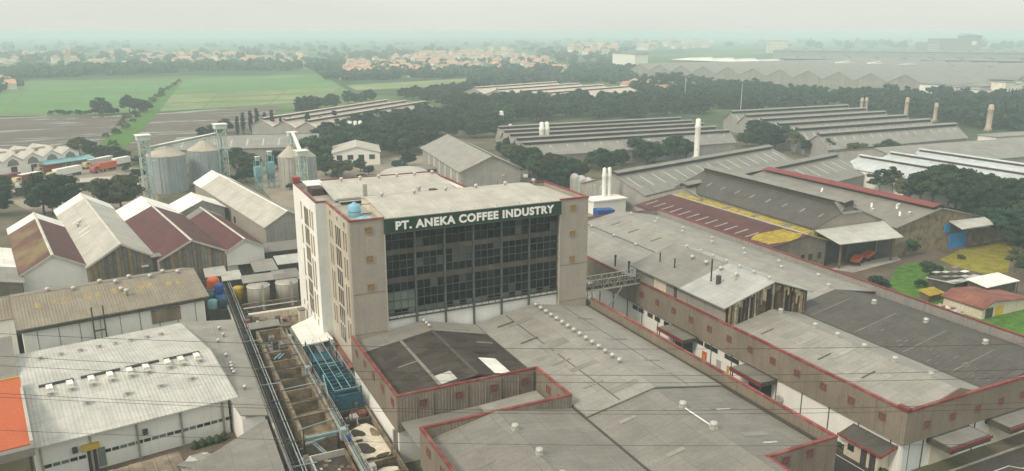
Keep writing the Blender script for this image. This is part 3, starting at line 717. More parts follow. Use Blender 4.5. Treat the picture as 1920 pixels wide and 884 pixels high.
# front canopies
for x0, x1 in ((89.5, 97.5), (101.5, 111)):
    wpart('canopy', 'concrete_dark', MB().box(x0, x1, 56.4, 59.9, 3.6, 4.4)); wpart('canopy_edge', 'red_trim_dark', MB().box(x0-.1, x1+.1, 56.25, 56.4, 4.1, 4.45)); wpart('canopy_top', 'roof_grey', MB().box(x0+.3, x1-.3, 56.7, 59.6, 4.4, 4.46))
    wpart('loading_door', 'wall_cream', MB().box(x0+1, x1-1, 59.85, 59.95, 0, 3.4))
for x in (86.2, 88.9, 99.3, 112): wpart('downpipe', 'steel_dark', MB().tube((x, 59.88, 0), (x, 59.88, 4.7), .07))
wpart('wall_panel', 'wall_cool', MB().box(85.1, 88.6, 59.86, 59.95, .2, 4.3))
# hedge strip along the foot of the wall
HG = thing('hedge_bed', 'low clipped planting bed along the foot of the white alley wall', 'hedge', (83.2, 64, 0))
run(HG, [(83.2, 60.5), (83.2, 82)], 0, .25, .9, 'soil', 'bed')
for i in range(26):
    b = MB(); b.lathe([(.1, .2), (.36, .35), (.40, .6), (.25, .85), (.03, .92)], 7); 
    b.v = [(x+random.uniform(-.06, .06), y+random.uniform(-.06, .06), z*random.uniform(.9, 1.1)) for x, y, z in b.v]
    b.obj('shrub', 'hedge', HG, loc=(random.uniform(-.15, .15), -3.2 + i*.82, 0))
# raised hall on the long warehouse
UH = thing('upper_hall', 'raised gabled hall with black streaked end wall on the long warehouse roof', 'hall', (93, 107, 8.2))
def upart(name, m, mb): return wob(mb, name, m, UH)
def uslope(pts, m): return slope('roof_slope', UH, pts, m, 0)
uslope([(83.3, 93.2, 12.35), (94.0, 93.2, 15.5), (94.0, 105, 15.5), (83.3, 105, 12.35)], 'roof_pale_grey'); uslope([(83.3, 105.02, 12.35), (94.0, 105.02, 15.5), (94.0, 120.6, 15.5), (83.3, 120.6, 12.35)], 'roof_grey')
uslope([(94.01, 93.2, 15.5), (103.0, 93.2, 12.4), (103.0, 120.6, 12.4), (94.01, 120.6, 15.5)], 'roof_pale_grey')
upart('end_wall', 'wall_stained', MB().prism_y([(84.5, 8.2), (102.4, 8.2), (102.4, 12.4), (94, 15.25), (84.5, 12.5)], 94.1, 94.4))
upart('end_wall', 'wall_grey', MB().prism_y([(84.5, 8.2), (102.4, 8.2), (102.4, 12.4), (94, 15.25), (84.5, 12.5)], 119.7, 120))
upart('side_wall', 'fascia_grey', MB().box(84.45, 84.75, 94.4, 119.7, 8.2, 12.55)); upart('side_wall', 'wall_grey', MB().box(102.1, 102.4, 94.4, 119.7, 8.2, 12.4))
upart('wall_panel', 'yellow_paint', MB().box(84.36, 84.44, 110.2, 113.8, 9.75, 12.2)).data.materials[0] = MATS['wall_cream']
upart('door', 'steel_dark', MB().box(84.36, 84.44, 107, 107.8, 9.75, 11.8))
for m_, c_ in (('plank_black', (.022, .017, .014)), ('plank_brown', (.10, .066, .038)), ('plank_cream', (.46, .37, .24)), ('plank_grey', (.24, .205, .16))): mat(m_, c_, .85, var=.35, scale=1.2, streak=(.035, .026, .02), streak_lo=.50, streak_hi=.68)
rk = random.Random(21)
for i in range(42):
    x = 84.55 + i*.425; zt = 12.4 + (2.75*(1-(94-x)/9.5) if x < 94 else 2.75*(1-(x-94)/8.4)); zm = zt - rk.uniform(.3, 1.4)
    if rk.random() < .25: zm = zt - rk.uniform(1.6, 3.2)
    d = rk.uniform(0, .05); up = rk.choice(['plank_cream', 'plank_cream', 'plank_cream', 'plank_grey', 'plank_brown'])
    upart('plank', up, MB().box(x, x+.40, 93.98-d, 94.09, zm, zt - .25)); upart('plank', rk.choice(['plank_black', 'plank_black', 'plank_brown', 'plank_brown', 'plank_cream', 'plank_grey']), MB().box(x, x+.40, 93.97-d, 94.09, 8.2, zm))
for i in range(7): vent(UH, 94.0 + random.uniform(-.3, .3), 94.5 + i*3.7, 15.5, VENT_BIG, .55); 
for i in range(4): vent(UH, 91.5, 100+i*4, 14.8, s=.9)
upart('flue', 'steel_dark', MB().tube((88.2, 100.6, 13.6), (88.2, 100.6, 15.2), .45, 10)); upart('flue', 'steel_dark', MB().tube((88.0, 102.3, 13.6), (88.0, 102.3, 17.8), .14, 8)); upart('flue', 'steel_light', MB().tube((90.4, 99.0, 14.2), (90.4, 99.0, 15.6), .2, 8))
for y in (112, 116.5): upart('flue', 'steel_dark', MB().tube((87.5, y, 13.4), (87.5, y, 15.4), .14, 8))
# conveyor bridge between tower block and long hall
BR = thing('conveyor_bridge', 'pale steel lattice walkway bridge joining the tall block to the warehouse', 'bridge', (76, 119, 0))
def bpart(name, m, mb): return wob(mb, name, m, BR)
for y in (118.0, 120.6):
    bpart('chord', 'roof_cream', MB().bar((69.6, y, 9.3), (84.4, y, 9.3), .22)); bpart('chord', 'roof_cream', MB().bar((69.6, y, 11.3), (84.4, y, 11.3), .16)); bpart('handrail', 'roof_cream', MB().bar((69.6, y, 10.3), (84.4, y, 10.3), .09))
    for i in range(13): bpart('post', 'roof_cream', MB().bar((69.9+i*1.2, y, 9.4), (69.9+i*1.2, y, 11.25), .09))
    for i in range(12): bpart('brace', 'steel_light', MB().bar((69.9+i*1.2, y, 9.4 if i % 2 else 11.2), (71.1+i*1.2, y, 11.2 if i % 2 else 9.4), .07))
bpart('deck', 'concrete', MB().box(69.6, 84.4, 118.1, 120.5, 9.15, 9.28)); bpart('conveyor_belt', 'concrete_dark', MB().box(69.6, 84.4, 118.7, 119.9, 9.5, 10.0))
for x in (71, 73.5): 
    for y in (118.0, 120.6): bpart('leg', 'steel_light', MB().bar((x, y, 0), (x, y, 9.2), .2))
for i in range(4): bpart('leg_brace', 'steel_light', MB().bar((71, 118.0, i*2.3), (73.5, 118.0, i*2.3+2.3), .1)); bpart('leg_brace', 'steel_light', MB().bar((73.5, 118.0, i*2.3), (71, 118.0, i*2.3+2.3), .1))
bpart('strut', 'roof_cream', MB().bar((75.5, 117.9, 3.5), (80, 117.9, 9.2), .2))
# rooftop water tanks
WT = thing('water_tank', 'round pale blue water tank on the tall block roof corner', 'water tank', (30.4, 121.3, 27.3))
MB().lathe([(1.15, 0), (1.2, .1), (1.2, 2.0), (1.0, 2.25), (.35, 2.5), (.35, 2.65), (.02, 2.68)], 18).obj('tank_body', 'water_tank_blue', WT, True)
MB().tube((1.2, 0, .3), (3.4, 0, .3), .08).tube((.9, .9, 1.9), (3.4, .9, 1.9), .07).obj('pipe', 'steel_dark', WT); MB().lathe([(1.23, .9), (1.25, .95), (1.23, 1.0)], 18).obj('band', 'plastic_blue', WT)
WT.scale = (.85, .85, .85)
WC = thing('water_cistern', 'flat light blue cistern lid on the front roof corner', 'cistern', (30.7, 116.6, 27.3))
MB().lathe([(1.3, 0), (1.3, .55), (1.1, .75), (.05, .85)], 12).obj('cistern_body', 'water_tank_blue', WC); MB().box(-.3, .3, -.3, .3, .8, .95).obj('lid', 'water_tank_blue', WC)
# ---------------------------------------------------------------- gabled sheds
def shed(name, label, cat, loc, rz, L, bays, eave, rise, roofm, wallm='wall_grey', front=None, oh=.5, strips=None, cap='ridge_cap',
         monitor=None, lights=None, group=None, front_eave=None, back=True, roofm2=None, light_m='roof_white', skew=0):
    """local x across the bays, local y along the ridges; strips = [(y0, y1, material)] along the length"""
    t = thing(name, label, cat, loc, rz, group)
    W = sum(w for w, _ in bays); strips = strips or [(0, L, roofm)]
    x = 0; prof = [(0, 0), (W, 0)]; top = []
    for k, (w, fr) in enumerate(bays):
        xr = x + w*fr; zr = eave + rise*(w/bays[0][0])
        a = x - (oh if k == 0 else -.02); e = x + w + (oh if k == len(bays)-1 else -.02)
        za = eave - (rise/(w*fr))*(oh if k == 0 else 0)*.6; ze = eave - (rise/(w*(1-fr)))*(oh if k == len(bays)-1 else 0)*.6
        for y0, y1, m in strips:
            ya = y0 - (oh if y0 == 0 else 0); yb = y1 + (oh if y1 == L else -.02)
            slope('roof_slope', t, [(a, ya, za), (xr, ya, zr), (xr, yb, zr), (a, yb, za)], m, 0, world=False)
            slope('roof_slope', t, [(xr+.01, ya, zr), (e, ya, ze), (e, yb, ze), (xr+.01, yb, zr)], (roofm2 or m) if m == roofm else m, 0, world=False)
        if cap and not monitor: MB().prism_y([(xr-.3, zr-.02), (xr+.3, zr-.02), (xr, zr+.10)], -oh, L+oh).obj('ridge_cap', cap, t)
        if monitor:
            mw, mh, mm = monitor
            MB().box(xr-mw*.8, xr+mw*.8, .4, L-.4, zr-.5, zr+mh).obj('monitor_gap_shade', 'flash_dark', t)  # dark fill: shade of the gap under the raised strip, put into the colour
            zo = zr + mh + mw*.22
            slope('monitor_roof', t, [(xr-mw*1.25, 0, zr+mh-.1), (xr, 0, zo), (xr, L, zo), (xr-mw*1.25, L, zr+mh-.1)], mm, 0, t=.12, world=False)
            slope('monitor_roof', t, [(xr+.01, 0, zo), (xr+mw*1.25, 0, zr+mh-.1), (xr+mw*1.25, L, zr+mh-.1), (xr+.01, L, zo)], mm, 0, t=.12, world=False)
        if lights:
            n, ll, sides = lights
            for s in sides:
                x0 = x + w*(.10 if s < 0 else .62); x1 = x0 + w*ll
                zf = (lambda q: eave + (zr-eave)*(q-x)/(w*fr)) if s < 0 else (lambda q: zr - (zr-eave)*(q-xr)/(w*(1-fr)))
                for i in range(n):
                    y = L*(i+.5)/n
                    MB().slab([(x0, y-.3, zf(x0)+.05), (x1, y-.3, zf(x1)+.05), (x1, y+.3, zf(x1)+.05), (x0, y+.3, zf(x0)+.05)], .03).obj('roof_light', light_m, t)
        top += [(x, eave-.05), (xr, zr-.2)]; x += w
    top.append((W, eave-.05))
    poly = prof + top[::-1]
    MB().prism_y(poly, 0, .25).obj('end_wall', front or wallm, t)
    if back: MB().prism_y(poly, L-.25, L).obj('end_wall', wallm, t)
    MB().box(0, .25, .25, L-.25, 0, eave-.1).obj('side_wall', wallm, t); MB().box(W-.25, W, .25, L-.25, 0, eave-.1).obj('side_wall', wallm, t)
    if skew:
        for c in t.children:
            c.location.y += skew*c.location.x
            for v in c.data.vertices: v.co.y += skew*v.co.x
    return t
RH = math.pi/2
# five gabled sheds in a row, seen from the end
def barge(t, x0, xr, x1, e, zr, m='roof_cream'):
    for a, za, b_, zb in ((x0-.5, e-.25, xr, zr), (xr, zr, x1+.5, e-.25)):
        MB().bar((a, -.62, za-.05), (b_, -.62, zb-.05), .12, .4).obj('barge_board', m, t)
t = shed('gabled_shed', 'mossy maroon roofed shed with white end wall, leftmost of the shed row', 'shed', UV(4.2, 182.5), TH, 47, [(11.8, .5)], 8, 3.3, 'roof_maroon_moss', 'wall_grey', 'wall_white', strips=[(0, 40, 'roof_maroon_moss'), (40, 47, 'roof_bright')], roofm2='roof_maroon')
barge(t, 0, 5.9, 11.8, 8, 11.3)
t = SHB = shed('gabled_shed', 'tan roofed shed with weathered board gable between two maroon roofs', 'shed', UV(16.1, 181), TH, 66, [(13.4, .5)], 8, 4.0, 'roof_cream', 'wall_grey', 'wall_rusty_boards', strips=[(0, 58, 'roof_cream'), (58, 66, 'roof_bright')])
barge(t, 0, 6.7, 13.4, 8, 12)
for x, y in ((2.2, 34), (3.0, 37), (3.4, 31)): vent(t, x, y, 9.6, s=.9, world=False)
for y in (24, 28, 40): MB().slab([(1.5, y, 9.0), (4.2, y, 10.6), (4.2, y+.4, 10.6), (1.5, y+.4, 9.0)], .04).obj('roof_light', 'roof_bright', t)
MB().box(10.2, 11.6, -1.3, 0, 6.3, 6.5).obj('wall_hood', 'roof_white', t)
t = SHC = shed('gabled_shed', 'wide maroon roofed shed with weathered board gable end', 'shed', UV(29.6, 178), TH, 48, [(14.0, .5)], 8, 3.4, 'roof_maroon', 'wall_grey', 'wall_rusty_boards', strips=[(0, 43, 'roof_maroon'), (43, 58, 'roof_bright')])
barge(t, 0, 7, 14, 8, 11.4)
MB().box(-1.3, 1.1, 1, 4, 8.3, 8.5).obj('patch_sheet', 'roof_tan', t)
t = shed('gabled_shed', 'narrow maroon roofed shed with white end wall, rightmost of the shed row', 'shed', UV(43.8, 178), TH, 40, [(8.6, .5)], 7.6, 2.4, 'roof_maroon', 'wall_white', 'wall_white', strips=[(0, 36, 'roof_maroon'), (36, 40, 'roof_tan')])
barge(t, 0, 4.3, 8.6, 7.6, 10.0)
t = shed('gabled_shed', 'bright white low gabled shed behind the narrow maroon roof', 'shed', UV(43.8, 222), TH, 12, [(11.5, .5)], 8.6, 2.6, 'roof_bright', 'wall_grey', cap='roof_bright')
shed('lean_shed', 'pale roofed dark shed cut by the left edge beside maroon shed', 'shed', UV(-9, 178), TH, 30, [(13, .5)], 7.6, 1.6, 'roof_beige', 'wall_rusty_boards', strips=[(0, 12, 'roof_beige'), (12, 30, 'roof_bright')])
# long cream warehouse behind
t = shed('long_warehouse', 'long cream roofed warehouse with grey gable left of the tall block', 'warehouse', UV(56.9, 190.5), TH, 72, [(11.4, .5)], 9, 3.3, 'roof_cream', 'fascia_light', 'wall_grey', strips=[(0, 62, 'roof_cream'), (62, 72, 'roof_bright')], cap='roof_bright', roofm2='roof_beige')
for i in range(13): MB().box(-.06, 0, 2+i*5, 2.12+i*5, 0, 8.8).obj('wall_batten', 'roof_cream', t)
MB().box(-.3, -.02, 27, 28, 4.5, 6.2).obj('wall_hatch', 'steel_dark', t)
# upright boards of the two weathered gables
def boards(t, W, eave, rise, n, seed):
    rk2 = random.Random(seed); w = W/n
    for i in range(n):
        x = i*w; zt = eave + rise*(1-abs((x+w/2)-W/2)/(W/2)) - .5
        MB().box(x+.03, x+w-.03, -.10-rk2.uniform(0, .05), -.01, 1.0, zt).obj('board', rk2.choice(['board_a', 'board_a', 'board_b', 'board_c', 'board_d']), t)
for m_, c_ in (('board_a', (.16, .145, .125)), ('board_b', (.20, .18, .15)), ('board_c', (.12, .105, .09)), ('board_d', (.25, .185, .11))): mat(m_, c_, .85, var=.2, scale=.8, streak=(.10, .085, .07), streak_lo=.5, streak_hi=.7)
boards(SHB, 13.4, 8, 4.0, 17, 3); boards(SHC, 14.0, 8, 3.4, 18, 4)
# brown-roofed hall lying across
t = shed('brown_hall', 'long dirty brown roofed hall lying in front of the gabled sheds', 'hall', UV(2.2, 168.5), TH-RH, 29.4, [(20.5, .5)], 8, 2.6, 'roof_tan_dirty', 'wall_white', cap='roof_tan', oh=.8)
for i in range(9): MB().box(20.5, 20.58, 2+i*3.2, 2.14+i*3.2, 0, 7.8).obj('wall_post', 'wall_grey', t)
MB().box(20.9, 21.35, -.6, 29.9, 7.15, 7.5).obj('eave_gutter', 'steel_dark', t)
for i, y in enumerate((5, 9, 13.5, 16, 18.5, 22, 24.5, 27)): vent(t, 10.2 + (i % 2)*1.2, y, 10.5 - (i % 2)*.2, s=.95, world=False)
for y in (16.4, 17.0): vent(t, 14.5 + (y-16.4)*3, y, 9.6, s=1, world=False)
mat('rust_patch', (.34, .26, .11), .85, var=.25, scale=2, patch=(.24, .19, .12), patch_lo=.45, patch_hi=.65, patch_scale=1.2)
for i, y in enumerate((3.0, 5.6, 7.4, 10.8, 12.6, 15.2, 16.9, 19.8, 21.3, 24.6, 26.2)):
    n = 9; xc = 14.6 - (i % 3)*.3; pts = []
    for k in range(n):
        a = 2*math.pi*k/n; r = random.uniform(.75, 1.15); px_, py_ = xc + 1.0*r*math.cos(a), y + .62*r*math.sin(a)
        pts.append((px_, py_, 10.6 - (px_-10.25)*(2.6/10.25) + .04))
    MB().slab(pts, .02).obj('moss_patch', 'rust_patch', t)
MB().box(6, 13, 28.8, 29.95, 9.2, 11.0)
for y in (10.5, 12.3): MB().bar((21.3, y, 0), (21.3, y, 9.6), .22).obj('gantry_post', 'steel_dark', t)
MB().bar((21.3, 10.5, 5.2), (21.3, 12.3, 5.2), .2).obj('gantry_beam', 'steel_dark', t)
MB().box(20.55, 20.7, 20, 25, 4.2, 6.8).obj('wall_panel', 'tile_brown', t)
shed('brown_hall', 'short dirty brown roof cut by the left edge of the photo', 'hall', UV(-14, 170), TH-RH, 15.4, [(13.5, .5)], 7.4, 2.0, 'roof_tan_dirty', 'wall_white', cap='roof_tan')
# white-roofed loading hall
WBL = shed('loading_hall', 'wide white roofed loading hall with rows of roof cowls and strip windows', 'loading hall', UV(.6, 140), TH-RH, 24.0, [(33, .62)], 5.9, 2.2, 'roof_white', 'wall_white', cap=None, oh=1.2)
for i, y in enumerate((3.2, 6.0, 8.7, 11.4, 13.8, 16.1, 18.6, 20.8)): vent(WBL, 5, y, 6.6, VENT_HOOD, .85, False)
for y in (3.2, 5.7, 8.4, 10.8, 13.4, 15.6, 18.6, 20.5, 22.8): vent(WBL, 23.0, y, 7.7, VENT_HOOD, .9, False); MB().box(20.6, 22.2, y-.4, y+.4, 7.6, 8.35).obj('cowl_box', 'roof_bright', WBL)
for y in (7, 12, 16.4, 20.6): vent(WBL, 27.2, y, 7.0, VENT_HOOD, .9, False)
for y0, y1 in ((2.0, 6.3), (7.2, 12.3), (13.0, 17.6), (18.2, 23.4)): MB().box(20.3, 20.62, y0, y1, 8.05, 8.42).obj('ridge_step', 'steel_dark', WBL)
for i in range(5): MB().box(33.0, 33.3, .6+i*5.6, .85+i*5.6, 0, 5.2).obj('wall_post', 'wall_grey', WBL)
for i in range(24):
    if i in (5, 6): continue
    y = .9 + i*.98
    o = MB().box(33.0, 33.06, y, y+.82, 2.1, 2.55).obj('window', ['glass_window', 'panel_green_grey', 'panel_green_grey', 'glass_window'][i % 4], WBL)
MB().box(33.0, 33.5, 5.2, 7.3, 3.2, 4.0).obj('door_sign', 'yellow_paint', WBL); MB().box(33.0, 33.1, 5.8, 6.9, 0, 3.0).obj('door', 'steel_dark', WBL); MB().box(33.0, 33.12, 7.0, 7.9, .3, 3.0).obj('door', 'panel_green_grey', WBL)
for y in (4.2, 12.6): MB().box(33.0, 33.5, y, y+.6, 3.3, 4.0).obj('air_unit', 'steel_dark', WBL)
for i in range(5): MB().lathe([(.02, 0), (.5, .1), (.6, .6), (.35, 1.1), (.02, 1.4)], 7, 34.6+random.random()*.4, 18.6+i*1.0).obj('potted_shrub', 'hedge', WBL)
# lean-to roof between loading hall and alley
LT = thing('lean_to_roof', 'pale sloping lean-to roof beside the pipe alley with small vents', 'lean-to', (9, 124, 0))
def lpart(name, m, mb): return wob(mb, name, m, LT)
slope('roof_slope', LT, [(8.7, 102.7, 5.75), (12.2, 102.7, 5.0), (12.5, 143.5, 5.0), (3.4, 143.5, 5.9)], 'roof_beige', 0)
lpart('wall', 'wall_white', MB().prism_z([(8.9, 103.2), (11.9, 103.2), (12.2, 143.2), (4.2, 143.2)], 0, 4.85))
for x, y in ((9.6, 138), (8.8, 132), (9.9, 134.5), (9.3, 125), (9.6, 117.5), (9.5, 118.7), (9.55, 120), (9.6, 121.2), (10.4, 111.5)): vent(LT, x, y, 5.5, s=.7)
# orange-roofed stall and its neighbours at the left edge
OR = thing('orange_canopy', 'bright orange flat canopy roof at the left edge', 'canopy', UV(-3, 111.5), TH)
MB().slab([(-6, -10.3, 8.7), (3.4, -10.3, 8.7), (3.6, 10.3, 9.3), (-6, 10.3, 9.3)], .2).obj('roof_sheet', 'roof_orange', OR)
MB().box(3.4, 3.75, -10.6, 10.4, 8.3, 9.2).obj('edge_trim', 'roof_cream', OR); MB().box(-6, 3.75, -11.4, -10.35, 7.6, 8.6).obj('edge_beam', 'roof_tan', OR); MB().box(-6, 3.6, 10.35, 10.6, 8.8, 9.45).obj('edge_trim', 'yellow_paint', OR)
for x, y in ((3.2, -10), (3.2, 10), (-5, -10), (-5, 10)): MB().box(x-.15, x+.15, y-.15, y+.15, 0, 8.5).obj('post', 'steel_dark', OR)
SH = thing('side_shed', 'tan roofed white walled shed just behind the orange canopy', 'shed', UV(-6, 136), TH)
MB().slab([(-8, -13, 7.2), (6.4, -13, 7.2), (6.6, 8, 8.2), (-8, 8, 8.2)], .2).obj('roof_sheet', 'roof_tan', SH); MB().box(-8, 6.2, -12.5, 7.6, 0, 7.0).obj('wall', 'wall_white', SH)
# foreground roofs at the lower left
GF = thing('grey_roof_shed', 'plain greyish tan roof in the lower left beside the pipe alley', 'shed', (7.5, 88, 0))
slope('roof_slope', GF, [(-2, 66, 4.4), (11.6, 66, 5.0), (11.9, 101.6, 5.0), (1.8, 93.8, 4.6)], 'roof_tan', 0)
wob(MB().prism_z([(-1.5, 66.5), (11.2, 66.5), (11.5, 101.0), (2.2, 93.6)], 0, 4.3), 'wall', 'wall_grey', GF)
TL = thing('tiled_roof_shed', 'small brown sheeted roof shed at the bottom left edge', 'shed', UV(10.5, 93), TH)
for i in range(9): MB().slab([(-8+i*1.5, -6, 3.5), (-6.55+i*1.5, -6, 3.5), (-6.55+i*1.5, 5, 4.1), (-8+i*1.5, 5, 4.1)], .1).obj('roof_sheet', 'tile_brown', TL, loc=(0, 0, (i % 2)*.05))
MB().box(-7.8, 5.2, -5.6, 4.6, 0, 3.4).obj('wall', 'wall_grey', TL)
TP = thing('scrap_heap', 'heap of pale tarpaulins and sheets beside the brown sheeted shed', 'scrap heap', UV(17.3, 93.2), TH)
for i in range(12): MB().slab([(-1.2, -.9, .2), (1.1, -.8, -.1), (1.2, .9, .15), (-1.0, .8, 0)], .1).obj('sheet', ['roof_white', 'roof_beige', 'roof_tan'][i % 3], TP, loc=(random.uniform(-1.4, 1.6), random.uniform(-1.5, 2.0), 3.4+i*.09), rz=random.uniform(0, 3))
MB().box(-1.8, 1.8, -5, 2.4, 0, 3.3).obj('platform', 'roof_tan', TP)
sheet('loading_lane', [tuple(UV(-8, 98.5)), tuple(UV(27.5, 98.5)), tuple(UV(27.5, 107.0)), tuple(UV(-8, 107.0))], 'soil', .05)
# ---------------------------------------------------------------- pipe alley
PA = thing('pipe_rack', 'long straight rack of dark and galvanised pipes running down the alley', 'pipe rack', (13.4, 130, 0))
for x, z, r, m in ((12.75, 3.0, .12, 'steel_dark'), (13.1, 2.95, .04, 'steel_light'), (13.5, 2.7, .12, 'steel_dark'), (14.2, 3.1, .08, 'blue_grey'), (14.6, 3.1, .06, 'steel_light')):
    wob(MB().tube((x, 78, z), (x+.5, 184, z), r, 8), 'pipe', m, PA)
wob(MB().box(12.65, 12.95, 78, 184, 3.3, 3.4), 'cable_tray', 'concrete', PA)
for i in range(17):
    y = 80 + i*6.2; wob(MB().box(12.5, 14.9, y, y+.18, 2.55, 2.75).box(12.6, 12.75, y, y+.18, 0, 2.55).box(14.6, 14.75, y, y+.18, 0, 2.55), 'trestle', 'steel_dark', PA)
# treatment basins
BL = thing('settling_basin', 'long stained concrete settling basin split by cross beams', 'basin', (18.3, 118, 0))
def tp(par, name, m, mb): return wob(mb, name, m, par)
tp(BL, 'basin_wall', 'concrete_stained', MB().box(15.9, 16.35, 98, 141, 0, 3.0)); tp(BL, 'basin_wall', 'concrete_stained', MB().box(20.2, 20.6, 98, 141, 0, 3.0))
for y in (98.0, 140.6): tp(BL, 'basin_wall', 'concrete_stained', MB().box(16.35, 20.2, y, y+.4, 0, 2.98))
for i, y in enumerate((129.8, 125.5, 121.6, 117.6, 113.3, 108.8, 104.4)): tp(BL, 'cross_beam', 'concrete_stained', MB().box(16.36, 20.19, y, y+.32, .9, 2.9))
for i, (y0, y1, m) in enumerate(((98.4, 104.4, 'sludge'), (104.85, 108.8, 'sludge'), (109.25, 113.3, 'sludge'), (113.75, 117.6, 'sludge_dark'), (118, 121.6, 'sludge'), (122, 125.5, 'sludge'), (126, 129.8, 'concrete_dark'), (130.3, 140.5, 'concrete'))):
    tp(BL, 'basin_fill', m, MB().box(16.36, 20.19, y0, y1, .1, 1.15 if i < 7 else .9))
BS = thing('sludge_tank', 'open square rusty tank with white rim at the bottom of the alley', 'tank', (18.3, 87, 0))
for y in (80, 88.0, 93.5): tp(BS, 'tank_wall', 'steel_light' if y != 88 else 'red_trim', MB().box(16.0, 20.4, y, y+.2, 0 if y != 88 else 2.2, 2.5))
for x in (15.8, 20.4): tp(BS, 'tank_wall', 'concrete_stained' if x > 16 else 'steel_light', MB().box(x, x+.2, 80, 93.7, 0, 2.5))
tp(BS, 'tank_fill', 'sludge_dark', MB().box(16.01, 20.39, 80.2, 93.5, 0, 1.6))
for i in range(26):
    x = random.uniform(16.4, 20); y = random.uniform(81, 93); tp(BS, 'debris', random.choice(['concrete_stained', 'foam', 'concrete']), MB().box(x, x+random.uniform(.2, .7), y, y+random.uniform(.2, .8), 1.58, 1.7))
HP = thing('feed_hopper', 'stained concrete chute pit with slanting rails between the basins', 'hopper', (18.3, 96, 0))
tp(HP, 'pit_wall', 'concrete_stained', MB().box(16.2, 20.4, 97.3, 97.7, 0, 2.6)); tp(HP, 'pit_floor', 'concrete_dark', MB().box(16.2, 20.4, 94, 97.3, 0, .2))
for k in (0, .35): tp(HP, 'slant_rail', 'blue_grey', MB().bar((16.8+k, 97.2, 2.5), (19.2+k, 94.2, .5), .16))
tp(HP, 'frame_beam', 'blue_steel_light', MB().bar((15.9, 97.2, 3.2), (20.6, 97.2, 3.2), .25)); tp(HP, 'frame_beam', 'blue_grey', MB().bar((15.9, 96.2, 2.9), (18.6, 96.8, 2.9), .25)); tp(HP, 'frame_post', 'steel_dark', MB().bar((15.9, 97.2, 0), (15.9, 97.2, 4.6), .16))
BF = thing('aeration_basin', 'right-hand basin with dark water under patches of cream foam', 'basin', (24.2, 92, 0))
for x in (21.7, 26.2): tp(BF, 'basin_wall', 'concrete_stained', MB().box(x, x+.3, 70, 104.6, 0, 2.4))
for y in (104.3, 101.0, 89.0, 85.5): tp(BF, 'cross_beam', 'concrete_stained' if y < 100 else 'concrete_dark', MB().box(22.01, 26.19, y, y+.35, .3, 2.3))
tp(BF, 'dark_water', 'sludge_dark', MB().box(22.01, 26.19, 70, 104.3, 0, 1.55))
def blob(par, cx, cy, rx, ry, z, m, name, seed, hole=None):
    rr = random.Random(seed); n = 22; ph = [rr.uniform(0, 6.28) for _ in range(3)]; pts = []
    for k in range(n):
        a = 2*math.pi*k/n; q = 1 + .16*math.sin(2*a+ph[0]) + .13*math.sin(3*a+ph[1]) + .07*math.sin(5*a+ph[2])
        pts.append((min(26.18, max(22.02, cx+rx*q*math.cos(a))), cy+ry*q*math.sin(a), z))
    tp(par, name, m, MB().slab(pts, .12))
blob(BF, 24.1, 95.2, 2.9, 5.6, 1.72, 'foam', 'foam', 3); blob(BF, 24.4, 86.9, 1.9, 1.0, 1.74, 'foam', 'foam', 5); blob(BF, 24.4, 79, 2.4, 4.6, 1.74, 'foam', 'foam', 8)
blob(BF, 23.3, 98.2, .95, 1.1, 1.80, 'sludge_dark', 'open_water', 11); blob(BF, 23.1, 93.7, 1.2, 1.5, 1.80, 'sludge_dark', 'open_water', 12); blob(BF, 22.8, 96.0, .8, .35, 1.80, 'sludge_dark', 'open_water', 14); blob(BF, 24.9, 91.0, .9, .5, 1.80, 'sludge_dark', 'open_water', 15); blob(BF, 25.6, 97.5, .5, 1.4, 1.80, 'sludge', 'scum', 16)
tp(BF, 'pump', 'steel_light', MB().box(22.2, 23.0, 87.3, 88.3, 1.55, 2.7)); tp(BF, 'pump_pipe', 'steel_light', MB().tube((22.3, 84, 2.6), (22.3, 88, 2.6), .1).tube((22.6, 86, 1.6), (22.6, 86, 3.2), .1))
# catwalk between the basins
CW = thing('catwalk', 'narrow rusty blue-grey catwalk with pipe railing between the basins', 'catwalk', (21.1, 105, 0))
tp(CW, 'deck', 'concrete_stained', MB().box(20.65, 21.6, 72, 137, 3.0, 3.12)); tp(CW, 'service_pipe', 'blue_grey', MB().tube((20.95, 72, 3.25), (20.95, 137, 3.25), .12)); tp(CW, 'service_pipe', 'blue_steel_light', MB().tube((21.3, 72, 3.2), (21.3, 120, 3.2), .07))
for x in (20.68, 21.57):
    for z in (3.6, 4.1): tp(CW, 'handrail', 'steel_light', MB().tube((x, 72, z), (x, 137, z), .035, 5))
    for i in range(27): tp(CW, 'post', 'blue_grey', MB().tube((x, 72.3+i*2.5, 3.1), (x, 72.3+i*2.5, 4.12), .035, 5))
for i in range(11): tp(CW, 'leg', 'concrete_stained', MB().box(20.7, 21.5, 73+i*6.2, 73.4+i*6.2, 0, 3.0))
tp(CW, 'pump', 'plastic_blue', MB().lathe([(.3, 3.12), (.35, 3.5), (.2, 4.0), (.05, 4.1)], 10, 21.2, 94.2))
